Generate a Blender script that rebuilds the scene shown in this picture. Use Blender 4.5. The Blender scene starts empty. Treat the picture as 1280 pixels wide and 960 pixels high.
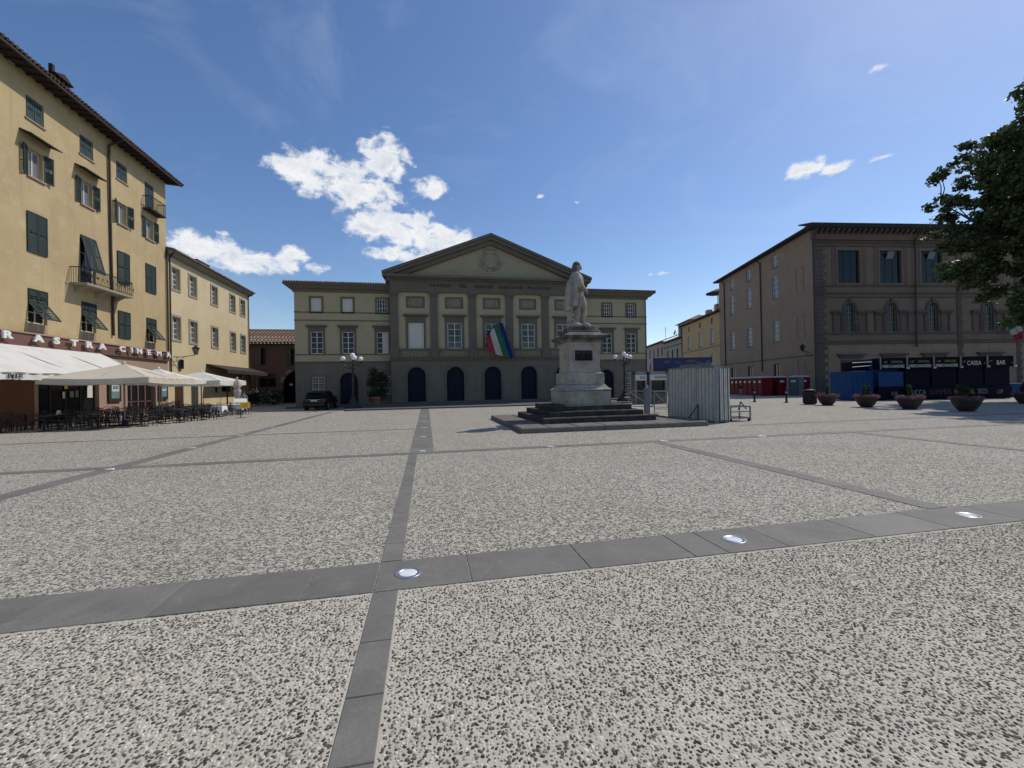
import bpy, math, random
import numpy as np
from mathutils import Matrix, Vector, noise as mnoise
random.seed(7); RNG = np.random.default_rng(11)
PI = math.pi; rad = math.radians
sc = bpy.context.scene
COL = sc.collection

# ------------------------------------------------------------------ camera
CAM_H = 1.75
YAW = math.atan(107/530.0); PITCH = rad(.25); ROLL = math.atan(.0192)
F0 = Vector((math.sin(YAW)*math.cos(PITCH), math.cos(YAW)*math.cos(PITCH), math.sin(PITCH)))
R0 = Vector((math.cos(YAW), -math.sin(YAW), 0)); U0 = R0.cross(F0)
RR = R0*math.cos(ROLL) - U0*math.sin(ROLL); UU = U0*math.cos(ROLL) + R0*math.sin(ROLL)
cd = bpy.data.cameras.new('camera'); cam = bpy.data.objects.new('camera', cd); COL.objects.link(cam)
cd.sensor_fit = 'HORIZONTAL'; cd.sensor_width = 36; cd.lens = 36*530/1280.0
cd.clip_start = .05; cd.clip_end = 6000
m = Matrix((RR, UU, -F0)).transposed().to_4x4(); m.translation = (0, 0, CAM_H)
cam.matrix_world = m
sc.camera = cam

# ------------------------------------------------------------------ world, sun, exposure
SUN_EL = rad(50); SUN_DIR = Vector((.925, .38, 0)).normalized()
SUN_AZ = math.atan2(SUN_DIR.x, SUN_DIR.y)            # clockwise from +Y
sc.view_settings.view_transform = 'Standard'; sc.view_settings.look = 'None'
sc.view_settings.gamma = 1; sc.view_settings.exposure = 0.0
sc.view_settings.use_curve_mapping = False
sd = bpy.data.lights.new('sun', 'SUN'); sd.energy = 3.6; sd.angle = rad(.53); sd.color = (1, .935, .83)
so = bpy.data.objects.new('sun', sd); COL.objects.link(so)
so.location = (40, 20, 60)
vdir = Vector((SUN_DIR.x*math.cos(SUN_EL), SUN_DIR.y*math.cos(SUN_EL), math.sin(SUN_EL)))
so.rotation_euler = vdir.to_track_quat('Z', 'Y').to_euler()

def make_world():
    w = bpy.data.worlds.new('World'); sc.world = w; w.use_nodes = True
    nt = w.node_tree; nt.nodes.clear(); N = nt.nodes.new; L = nt.links.new
    out = N('ShaderNodeOutputWorld'); bg = N('ShaderNodeBackground'); bg.inputs[1].default_value = .125
    L(bg.outputs[0], out.inputs[0])
    sky = N('ShaderNodeTexSky'); sky.sky_type = 'NISHITA'; sky.sun_disc = False
    sky.sun_elevation = SUN_EL; sky.sun_rotation = SUN_AZ; sky.altitude = 50
    sky.air_density = 1.0; sky.dust_density = .4; sky.ozone_density = 1.2
    tc = N('ShaderNodeTexCoord'); sep = N('ShaderNodeSeparateXYZ'); L(tc.outputs['Generated'], sep.inputs[0])
    def M(op, a, b=None, c=None):
        n = N('ShaderNodeMath'); n.operation = op
        for i, x in enumerate((a, b, c)):
            if x is None: continue
            if isinstance(x, (int, float)): n.inputs[i].default_value = x
            else: L(x, n.inputs[i])
        return n.outputs[0]
    az = M('ARCTAN2', sep.outputs[0], sep.outputs[1]); el = M('ARCSINE', sep.outputs[2])
    cmb = N('ShaderNodeCombineXYZ'); L(az, cmb.inputs[0]); L(M('MULTIPLY', el, 1.5), cmb.inputs[1])
    def V(op, *a):
        n = N('ShaderNodeVectorMath'); n.operation = op
        for i, x in enumerate(a):
            if isinstance(x, tuple): n.inputs[i].default_value = x
            else: L(x, n.inputs[i])
        return n
    def noise(scale, detail, rough, dist=0):
        n = N('ShaderNodeTexNoise'); n.inputs['Scale'].default_value = scale; n.inputs['Detail'].default_value = detail
        n.inputs['Roughness'].default_value = rough; n.inputs['Distortion'].default_value = dist
        L(cmb.outputs[0], n.inputs['Vector']); return n.outputs[0]
    n1 = noise(22, 9, .62, .3); n2 = noise(17, 5, .55, .4)
    # clouds: azimuth, elevation, half sizes in degrees, weight
    blobs = [(-13.2, 25.1, 4.2, 1.9, 1), (-8.4, 24.2, 4.6, 2.3, 1), (-4.8, 27.4, 2.7, 2.3, 1), (-6.2, 22.3, 2.2, 1.1, .9),
             (1.0, 24.9, 2.7, 1.1, .9), (-6.2, 20.3, 3.4, 1.7, 1), (-1.4, 19.8, 4.2, 2.0, 1), (2.8, 18.7, 4.4, 1.5, 1),
             (-4.8, 17.0, 2.8, .9, .8), (0, 16.9, 4.5, 1.0, .8), (-24.4, 15.5, 3.6, 1.3, 1), (-20.4, 14.7, 3.8, 1.2, 1),
             (-15.9, 15.3, 1.9, 1.3, .9), (-13.6, 14.6, 1.6, .7, .8), (-22.6, 17.2, 1.6, .45, .6), (15.8, 24.0, .9, .6, .6),
             (20.6, 23.0, 1.0, .5, .5), (46.6, 22.3, 2.2, 1.1, 1), (49.4, 21.6, 2.6, .8, .8), (52.6, 21.4, 1.8, .5, .6),
             (30.6, 13.7, 2.6, .5, .7), (55.2, 23.8, 1.5, .5, .5), (-4.6, 30.7, 1.4, .4, .5), (3.8, 23.7, .7, .5, .5), (52.6, 28.9, 1.6, .6, .6),
             (60.3, 20.4, 1.5, .7, .6), (-45, 22, 5, 2.2, 1), (-52, 17, 6, 1.5, 1), (95, 24, 6, 2, 1), (-120, 25, 7, 2.4, 1),
             (150, 22, 6, 2, 1), (-160, 18, 8, 2, 1), (115, 17, 7, 1.6, 1), (-85, 20, 6, 2, 1), (75, 17, 5, 1.3, 1)]
    f = None; vert = None
    for a, e, ra, re, wt in blobs:
        if wt > .75 and -30 < a < 10: ra *= 1.2; re *= 1.25; wt *= 1.1
        elif wt < .75: ra *= .85; re *= .85
        kx, ky = 1/rad(ra), 1/(1.5*rad(re))
        q = V('MULTIPLY_ADD', cmb.outputs[0], (kx, ky, 0), (-rad(a)*kx, -rad(e)/rad(re), 0)).outputs[0]
        v = M('MULTIPLY_ADD', V('DOT_PRODUCT', q, q).outputs['Value'], -.75, wt)
        f = v if f is None else M('MAXIMUM', f, v)
    dens = M('ADD', M('MAXIMUM', f, -1.2), M('MULTIPLY_ADD', n1, 3.0, -1.75))
    mask = N('ShaderNodeMapRange'); mask.interpolation_type = 'SMOOTHSTEP'
    mask.inputs[1].default_value = .02; mask.inputs[2].default_value = .75; L(dens, mask.inputs[0])
    # cloud tone: denser hearts go a little greyer, puffs stay white
    tone = N('ShaderNodeValToRGB'); L(M('MULTIPLY_ADD', n2, .62, M('MULTIPLY_ADD', dens, .3, -.06)), tone.inputs[0])
    tone.color_ramp.elements[0].position = .4; tone.color_ramp.elements[0].color = (7.2, 7.3, 7.45, 1)
    tone.color_ramp.elements[1].position = .8; tone.color_ramp.elements[1].color = (4.3, 4.85, 5.8, 1)
    # thin high veil
    wisp = noise(3.2, 6, .6, 1.2)
    wm = N('ShaderNodeMapRange'); wm.inputs[1].default_value = .5; wm.inputs[2].default_value = .85; wm.inputs[4].default_value = .12
    L(wisp, wm.inputs[0])
    hs = N('ShaderNodeHueSaturation'); hs.inputs['Saturation'].default_value = 1.18; hs.inputs['Value'].default_value = 1.0
    hs.inputs['Hue'].default_value = .506
    L(sky.outputs[0], hs.inputs['Color'])
    mx0 = N('ShaderNodeMix'); mx0.data_type = 'RGBA'; L(wm.outputs[0], mx0.inputs[0]); L(hs.outputs[0], mx0.inputs[6]); mx0.inputs[7].default_value = (6.5, 7.4, 8.6, 1)
    mx = N('ShaderNodeMix'); mx.data_type = 'RGBA'; L(mask.outputs[0], mx.inputs[0]); L(mx0.outputs[2], mx.inputs[6]); L(tone.outputs[0], mx.inputs[7])
    L(mx.outputs[2], bg.inputs[0])
make_world()

# ------------------------------------------------------------------ materials
MATS = {}
def nodes(name):
    mt = bpy.data.materials.new(name); mt.use_nodes = True
    nt = mt.node_tree; b = nt.nodes['Principled BSDF']
    return mt, nt, b
def setin(b, **k):
    for n, v in k.items(): b.inputs[n.replace('_', ' ')].default_value = v
def mix(nt, fac, a, b, blend='MIX'):
    n = nt.nodes.new('ShaderNodeMix'); n.data_type = 'RGBA'; n.blend_type = blend
    for i, x in ((0, fac), (6, a), (7, b)):
        if isinstance(x, (int, float)): n.inputs[i].default_value = x
        elif isinstance(x, tuple): n.inputs[i].default_value = x if len(x) == 4 else (*x, 1)
        else: nt.links.new(x, n.inputs[i])
    return n.outputs[2]
def tex_noise(nt, vec, scale, detail=4, rough=.55, dist=0):
    n = nt.nodes.new('ShaderNodeTexNoise'); n.inputs['Scale'].default_value = scale; n.inputs['Detail'].default_value = detail
    n.inputs['Roughness'].default_value = rough; n.inputs['Distortion'].default_value = dist
    nt.links.new(vec, n.inputs['Vector']); return n.outputs[0]
def maprange(nt, v, a, b, c=0, d=1):
    n = nt.nodes.new('ShaderNodeMapRange'); n.inputs[1].default_value = a; n.inputs[2].default_value = b
    n.inputs[3].default_value = c; n.inputs[4].default_value = d; nt.links.new(v, n.inputs[0]); return n.outputs[0]
def pos(nt): return nt.nodes.new('ShaderNodeNewGeometry').outputs['Position']
def scaled(nt, vec, s):
    n = nt.nodes.new('ShaderNodeMapping'); n.inputs['Scale'].default_value = s; nt.links.new(vec, n.inputs['Vector']); return n.outputs[0]
def bump(nt, b, h, strength, dist=.02):
    n = nt.nodes.new('ShaderNodeBump'); n.inputs['Strength'].default_value = strength; n.inputs['Distance'].default_value = dist
    nt.links.new(h, n.inputs['Height']); nt.links.new(n.outputs[0], b.inputs['Normal'])

def plaster(name, col, dark, light=None, streak=.5, patch=.5, rough=.9, bumpk=.25, fine=14):
    """weathered render: broad patches, rain streaks running down, fine grain"""
    mt, nt, b = nodes(name); p = pos(nt)
    c = mix(nt, maprange(nt, tex_noise(nt, p, .35, 6, .6, .4), .38, .72, 0, patch), col, dark)
    c = mix(nt, maprange(nt, tex_noise(nt, scaled(nt, p, (2.2, 2.2, .14)), 1, 6, .65), .5, .8, 0, streak), c, dark)
    if light: c = mix(nt, maprange(nt, tex_noise(nt, p, 1.1, 5, .6), .52, .75, 0, .6), c, light)
    c = mix(nt, maprange(nt, tex_noise(nt, p, fine, 3, .6), .3, .75, 0, .22), c, tuple(x*.62 for x in col))
    nt.links.new(c, b.inputs['Base Color']); setin(b, Roughness=rough)
    b.inputs['Specular IOR Level'].default_value = .25
    bump(nt, b, tex_noise(nt, p, 9, 6, .65), bumpk, .03)
    MATS[name] = mt; return mt
def simple(name, col, rough=.6, metal=0, var=.25, scale=6, spec=.4, bumpk=0):
    mt, nt, b = nodes(name); p = pos(nt)
    c = mix(nt, maprange(nt, tex_noise(nt, p, scale, 5, .6), .3, .75, 0, var), col, tuple(x*.45 for x in col))
    nt.links.new(c, b.inputs['Base Color']); setin(b, Roughness=rough, Metallic=metal)
    b.inputs['Specular IOR Level'].default_value = spec
    if bumpk: bump(nt, b, tex_noise(nt, p, scale*3, 5, .6), bumpk, .01)
    MATS[name] = mt; return mt
def stone(name, col, dark, soot=.6, scale=2.5, rough=.85, bumpk=.35, pale=None):
    mt, nt, b = nodes(name); p = pos(nt)
    c = mix(nt, maprange(nt, tex_noise(nt, p, scale, 7, .65, .6), .45, .7, 0, soot), col, dark)
    c = mix(nt, maprange(nt, tex_noise(nt, p, scale*9, 4, .6), .4, .7, 0, .35), c, tuple(x*.6 for x in col))
    if pale: c = mix(nt, maprange(nt, tex_noise(nt, p, scale*.6, 5, .6), .5, .7, 0, .7), c, pale)
    nt.links.new(c, b.inputs['Base Color']); setin(b, Roughness=rough)
    b.inputs['Specular IOR Level'].default_value = .25
    bump(nt, b, tex_noise(nt, p, scale*7, 6, .65), bumpk, .02)
    MATS[name] = mt; return mt
def glassy(name, col, rough=.06):
    mt, nt, b = nodes(name); setin(b, Base_Color=(*col, 1), Roughness=rough)
    b.inputs['Specular IOR Level'].default_value = .3
    p = pos(nt); bump(nt, b, tex_noise(nt, p, 1.3, 2, .5), .05, .05)
    MATS[name] = mt; return mt
def island(name, ramp, rough=.6, trans=0, spec=.3, bumpk=0):
    """colour picked per loose piece (leaf, pebble, petal)"""
    mt, nt, b = nodes(name); g = nt.nodes.new('ShaderNodeNewGeometry')
    r = nt.nodes.new('ShaderNodeValToRGB'); nt.links.new(g.outputs['Random Per Island'], r.inputs[0])
    while len(r.color_ramp.elements) < len(ramp): r.color_ramp.elements.new(.5)
    for e, (t, c) in zip(r.color_ramp.elements, ramp): e.position = t; e.color = (*c, 1)
    nt.links.new(r.outputs[0], b.inputs['Base Color']); setin(b, Roughness=rough); b.inputs['Specular IOR Level'].default_value = spec
    if trans:
        t = nt.nodes.new('ShaderNodeBsdfTranslucent'); nt.links.new(r.outputs[0], t.inputs[0])
        ms = nt.nodes.new('ShaderNodeMixShader'); ms.inputs[0].default_value = trans
        nt.links.new(b.outputs[0], ms.inputs[1]); nt.links.new(t.outputs[0], ms.inputs[2])
        nt.links.new(ms.outputs[0], nt.nodes['Material Output'].inputs[0])
    MATS[name] = mt; return mt
def cloth(name, col, trans=.35, rough=.9):
    mt, nt, b = nodes(name); p = pos(nt)
    c = mix(nt, maprange(nt, tex_noise(nt, p, 1.2, 5, .6), .45, .75, 0, .35), col, tuple(x*.6 for x in col))
    nt.links.new(c, b.inputs['Base Color']); setin(b, Roughness=rough); b.inputs['Specular IOR Level'].default_value = .1
    t = nt.nodes.new('ShaderNodeBsdfTranslucent'); nt.links.new(c, t.inputs[0])
    ms = nt.nodes.new('ShaderNodeMixShader'); ms.inputs[0].default_value = trans
    nt.links.new(b.outputs[0], ms.inputs[1]); nt.links.new(t.outputs[0], ms.inputs[2])
    nt.links.new(ms.outputs[0], nt.nodes['Material Output'].inputs[0])
    bump(nt, b, tex_noise(nt, p, 2.5, 3, .5), .2, .03)
    MATS[name] = mt; return mt

def aggregate():
    """exposed-aggregate concrete: cement paste with dark and light pebbles"""
    mt, nt, b = nodes('aggregate'); p = pos(nt)
    w = nt.nodes.new('ShaderNodeVectorMath'); w.operation = 'MULTIPLY_ADD'
    nz = nt.nodes.new('ShaderNodeTexNoise'); nz.inputs['Scale'].default_value = 60; nz.inputs['Detail'].default_value = 2
    nt.links.new(p, nz.inputs['Vector']); nt.links.new(nz.outputs['Color'], w.inputs[0]); w.inputs[1].default_value = (.012,)*3; nt.links.new(p, w.inputs[2])
    v = nt.nodes.new('ShaderNodeTexVoronoi'); v.inputs['Scale'].default_value = 40; nt.links.new(w.outputs[0], v.inputs['Vector'])
    e = nt.nodes.new('ShaderNodeTexVoronoi'); e.feature = 'DISTANCE_TO_EDGE'; e.inputs['Scale'].default_value = 40; nt.links.new(w.outputs[0], e.inputs['Vector'])
    sp = nt.nodes.new('ShaderNodeSeparateColor'); nt.links.new(v.outputs['Color'], sp.inputs[0])
    r = nt.nodes.new('ShaderNodeValToRGB'); nt.links.new(sp.outputs[0], r.inputs[0]); r.color_ramp.interpolation = 'CONSTANT'
    els = [(0, (.035, .033, .028)), (.28, (.08, .075, .064)), (.48, (.18, .162, .125)), (.58, (.4, .37, .3)), (.82, (.54, .5, .42))]
    while len(r.color_ramp.elements) < len(els): r.color_ramp.elements.new(.5)
    for el, (t, c) in zip(r.color_ramp.elements, els): el.position = t; el.color = (*c, 1)
    big = tex_noise(nt, p, .22, 5, .6); paste = mix(nt, maprange(nt, big, .35, .7), (.5, .466, .395), (.425, .392, .32))
    paste = mix(nt, maprange(nt, tex_noise(nt, p, 2.3, 5, .7), .55, .75, 0, .5), paste, (.37, .335, .25))
    c = mix(nt, maprange(nt, e.outputs['Distance'], .05, .14), paste, r.outputs[0])
    c = mix(nt, maprange(nt, tex_noise(nt, p, .55, 4, .6), .5, .8, 0, .3), c, (.2, .185, .155))
    nt.links.new(c, b.inputs['Base Color']); setin(b, Roughness=.9); b.inputs['Specular IOR Level'].default_value = .3
    bump(nt, b, maprange(nt, e.outputs['Distance'], 0, .25), .6, .013)
    MATS['aggregate'] = mt
aggregate()
def cement():
    mt, nt, b = nodes('cement'); p = pos(nt)
    c = mix(nt, maprange(nt, tex_noise(nt, p, 1.7, 6, .65), .4, .7), (.5, .465, .395), (.41, .375, .305))
    c = mix(nt, maprange(nt, tex_noise(nt, p, 90, 3, .6), .4, .65, 0, .4), c, (.24, .225, .19))
    nt.links.new(c, b.inputs['Base Color']); setin(b, Roughness=.92); b.inputs['Specular IOR Level'].default_value = .2
    bump(nt, b, tex_noise(nt, p, 70, 4, .6), .4, .006); MATS['cement'] = mt
cement()
def slab_mat():
    mt, nt, b = nodes('pietra'); p = pos(nt); oi = nt.nodes.new('ShaderNodeObjectInfo')
    c = mix(nt, maprange(nt, oi.outputs['Random'], 0, 1), (.15, .144, .128), (.195, .186, .165))
    c = mix(nt, maprange(nt, tex_noise(nt, p, 1.6, 6, .6, .5), .4, .7, 0, .75), c, (.115, .11, .098))
    c = mix(nt, maprange(nt, tex_noise(nt, p, 5, 7, .7, .4), .55, .75, 0, .6), c, (.25, .238, .21))
    c = mix(nt, maprange(nt, tex_noise(nt, p, 60, 3, .6), .4, .7, 0, .25), c, (.06, .06, .06))
    nt.links.new(c, b.inputs['Base Color']); setin(b, Roughness=.75); b.inputs['Specular IOR Level'].default_value = .35
    bump(nt, b, tex_noise(nt, p, 25, 6, .6), .15, .01); MATS['pietra'] = mt
slab_mat()
island('pebble', [(0, (.035, .033, .028)), (.28, (.08, .075, .062)), (.48, (.155, .142, .115)), (.62, (.28, .255, .2)), (.76, (.46, .425, .345)), (1, (.6, .56, .47))], .8, spec=.25)

plaster('ochre_wall', (.46, .36, .2), (.32, .24, .13), (.52, .43, .27), .6, .6, bumpk=.7, fine=9)
plaster('cream_wall', (.57, .475, .3), (.45, .35, .2), (.62, .55, .4), .45, .5, bumpk=.4)
plaster('rose_wall', (.36, .25, .19), (.24, .16, .12), None, .5, .5)
plaster('umber_wall', (.16, .07, .04), (.09, .04, .025), None, .5, .5)
plaster('theatre_ochre', (.42, .375, .245), (.325, .29, .185), (.46, .42, .3), .35, .4, bumpk=.15)
plaster('theatre_grey', (.15, .136, .11), (.1, .091, .075), (.185, .17, .138), .4, .5, bumpk=.2)
plaster('theatre_base', (.175, .162, .13), (.12, .112, .09), (.21, .195, .16), .5, .6, bumpk=.25)
plaster('tympanum', (.34, .308, .21), (.255, .232, .16), None, .4, .4, bumpk=.15)
plaster('palazzo_buff', (.285, .21, .158), (.2, .145, .108), (.32, .25, .195), .5, .5)
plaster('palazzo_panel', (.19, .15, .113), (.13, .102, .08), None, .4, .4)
plaster('palazzo_pink', (.16, .105, .082), (.11, .073, .058), None, .4, .4)
plaster('palazzo_stone', (.11, .096, .085), (.055, .05, .046), (.15, .138, .12), .6, .6, bumpk=.5)
plaster('street_yellow', (.47, .335, .18), (.33, .23, .125), None, .5, .4)
plaster('street_grey', (.34, .3, .24), (.23, .2, .165), None, .5, .5)
plaster('street_rose', (.38, .31, .285), (.26, .2, .18), None, .5, .5)
def brick():
    mt, nt, b = nodes('old_brick'); p = pos(nt)
    mp = nt.nodes.new('ShaderNodeMapping'); mp.inputs['Rotation'].default_value = (PI/2, 0, 0); nt.links.new(p, mp.inputs['Vector'])
    t = nt.nodes.new('ShaderNodeTexBrick'); t.inputs['Scale'].default_value = 3.2; t.inputs['Color1'].default_value = (.16, .07, .048, 1)
    t.inputs['Color2'].default_value = (.1, .052, .04, 1); t.inputs['Mortar'].default_value = (.17, .145, .12, 1); t.inputs['Mortar Size'].default_value = .012
    nt.links.new(mp.outputs[0], t.inputs['Vector'])
    c = mix(nt, maprange(nt, tex_noise(nt, p, .7, 6, .6), .4, .7, 0, .65), t.outputs[0], (.12, .1, .085))
    nt.links.new(c, b.inputs['Base Color']); setin(b, Roughness=.92); MATS['old_brick'] = mt
brick()
island('tile_dark', [(0, (.03, .022, .018)), (.5, (.055, .038, .03)), (1, (.08, .06, .045))], .95)
island('roof_tile', [(0, (.12, .08, .06)), (.35, (.22, .15, .11)), (.7, (.17, .125, .1)), (1, (.3, .23, .18))], .9)
simple('roof_dark', (.11, .07, .05), .9, var=.5, scale=3)
simple('eave_wood', (.035, .026, .021), .85, var=.5, scale=4)
simple('shutter_green', (.015, .03, .026), .6, var=.35, scale=3)
simple('shutter_teal', (.05, .11, .115), .6, var=.35, scale=3)
simple('shutter_teal2', (.022, .05, .056), .6, var=.35, scale=3)
simple('white_paint', (.6, .59, .55), .55, var=.22, scale=4)
simple('frame_grey', (.2, .195, .18), .6, var=.3, scale=4)
simple('white_shutter', (.58, .56, .5), .55, var=.15, scale=3)
simple('blue_door', (.008, .012, .028), .6, var=.4, scale=3, spec=.15)
simple('brown_door', (.075, .035, .022), .55, var=.4, scale=5)
simple('dark_wood', (.035, .026, .02), .6, var=.4, scale=5)
simple('copper_pipe', (.06, .042, .034), .55, .3, .4, 5)
simple('iron', (.022, .022, .024), .5, .5, .3, 12)
simple('iron_green', (.03, .036, .034), .55, .3, .35, 12)
simple('galvanised', (.6, .585, .53), .5, .25, .45, 3)
simple('galvanised_dull', (.24, .25, .25), .5, .35, .5, 4)
simple('black_resin', (.012, .012, .014), .45, 0, .3, 12)
simple('rattan_dark', (.022, .018, .016), .6, 0, .4, 20)
simple('sign_brown', (.16, .085, .07), .55, 0, .35, 3)
simple('letter_white', (.72, .72, .7), .45, 0, .15, 6)
simple('letter_dark', (.03, .03, .028), .7, 0, .2, 6)
simple('letter_grey', (.22, .22, .23), .6, 0, .2, 6)
simple('letter_gold', (.3, .24, .06), .6, 0, .2, 6)
simple('letter_maroon', (.09, .02, .03), .6, 0, .2, 6)
simple('interior_dark', (.012, .011, .01), .9)
simple('curtain', (.33, .31, .26), .9, var=.4, scale=5)
simple('terracotta', (.33, .17, .1), .85, 0, .5, 4)
simple('bowl_dark', (.03, .027, .025), .6, 0, .4, 7)
simple('soil', (.045, .032, .022), .95, 0, .4, 20)
simple('bark', (.12, .095, .07), .95, 0, .6, 7, bumpk=.6)
simple('booth_navy', (.004, .005, .016), .7, 0, .3, 2, .1)
simple('booth_blue', (.01, .055, .17), .65, 0, .3, 2, .15)
simple('banner_blue', (.014, .024, .1), .55, 0, .4, .8)
simple('toilet_red', (.16, .008, .015), .6, 0, .3, 3, .15)
simple('toilet_grey', (.1, .115, .13), .6, 0, .3, 3, .15)
simple('toilet_roof', (.45, .45, .44), .5, 0, .3, 3)
simple('label_white', (.6, .6, .58), .5, 0, .2, 6)
simple('menu_yellow', (.75, .6, .04), .6, 0, .1, 6)
simple('menu_orange', (.75, .3, .05), .6, 0, .1, 6)
simple('poster', (.16, .26, .27), .4, 0, .5, 3)
simple('car_black', (.004, .0045, .007), .25, .0, .1, 3, .35)
simple('tyre', (.015, .015, .015), .85)
simple('alloy', (.25, .25, .26), .35, .8)
simple('tail_red', (.09, .006, .008), .2, 0, .1, 3, .6)
simple('bronze_plaque', (.018, .019, .024), .5, .4, .5, 9, bumpk=.8)
simple('chrome_ring', (.42, .43, .45), .35, .8, .3, 20)
simple('lamp_glass', (.8, .8, .8), .25, 0, .05, 8, .5)
simple('light_glass', (.72, .75, .78), .25, 0, .2, 30, .5)
simple('flag_red', (.3, .018, .035), .85, 0, .2, 2)
simple('flag_white', (.42, .43, .43), .85, 0, .2, 2)
simple('flag_green', (.015, .1, .055), .85, 0, .2, 2)
simple('flag_blue', (.01, .022, .17), .85, 0, .2, 2)
simple('skin', (.42, .25, .18), .6, 0, .1)
simple('relief_plaster', (.30, .275, .205), .9, 0, .5, 6, bumpk=.5)
cloth('awning_white', (.80, .79, .75), .3); cloth('parasol_beige', (.64, .58, .48), .22); cloth('parasol_white', (.78, .77, .73), .3)
cloth('table_linen', (.78, .77, .74), .15)
stone('marble', (.37, .335, .28), (.12, .11, .095), .75, 1.6, pale=(.46, .43, .37))
stone('marble_fig', (.36, .325, .275), (.13, .12, .105), .75, 3.2, pale=(.43, .4, .345))
stone('marble_soot', (.1, .095, .085), (.05, .05, .045), .6, 4, pale=(.16, .15, .13))
stone('marble_black', (.09, .085, .078), (.03, .03, .028), .7, 3, pale=(.26, .245, .215))
stone('step_stone', (.042, .039, .034), (.018, .018, .017), .7, 3, pale=(.09, .083, .07))
stone('platform_stone', (.16, .15, .132), (.07, .067, .06), .6, 2.2)
stone('kerb_stone', (.12, .12, .115), (.06, .06, .058), .6, 2)
glassy('glass_dark', (.012, .014, .016)); glassy('glass_teal', (.006, .013, .015), .1); glassy('glass_pale', (.16, .17, .18), .15); glassy('glass_grey', (.09, .095, .1), .12)
def clear_glass():
    mt, nt, b = nodes('clear_glass'); nt.nodes.remove(b)
    t = nt.nodes.new('ShaderNodeBsdfTransparent'); g = nt.nodes.new('ShaderNodeBsdfGlossy'); g.inputs['Roughness'].default_value = .03
    fr = nt.nodes.new('ShaderNodeFresnel'); fr.inputs[0].default_value = 1.5
    ms = nt.nodes.new('ShaderNodeMixShader'); nt.links.new(fr.outputs[0], ms.inputs[0]); nt.links.new(t.outputs[0], ms.inputs[1]); nt.links.new(g.outputs[0], ms.inputs[2])
    t.inputs[0].default_value = (.7, .74, .74, 1)
    nt.links.new(ms.outputs[0], nt.nodes['Material Output'].inputs[0]); MATS['clear_glass'] = mt
clear_glass()
island('leaf', [(0, (.035, .055, .02)), (.4, (.055, .085, .028)), (.75, (.08, .115, .04)), (1, (.12, .15, .06))], .5, .3)
island('leaf_dark', [(0, (.012, .02, .01)), (.5, (.02, .034, .014)), (1, (.04, .06, .026))], .5, .15)
island('leaf_topiary', [(0, (.02, .045, .015)), (.6, (.04, .085, .028)), (1, (.08, .13, .045))], .6, .2)
island('petal', [(0, (.3, .06, .12)), (.4, (.42, .14, .2)), (.6, (.07, .1, .03)), (.8, (.05, .08, .025)), (1, (.5, .3, .3))], .7, .2)
island('petal_white', [(0, (.02, .04, .015)), (.8, (.03, .05, .02)), (.86, (.5, .48, .46)), (1, (.55, .5, .5))], .7, .2)

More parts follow.
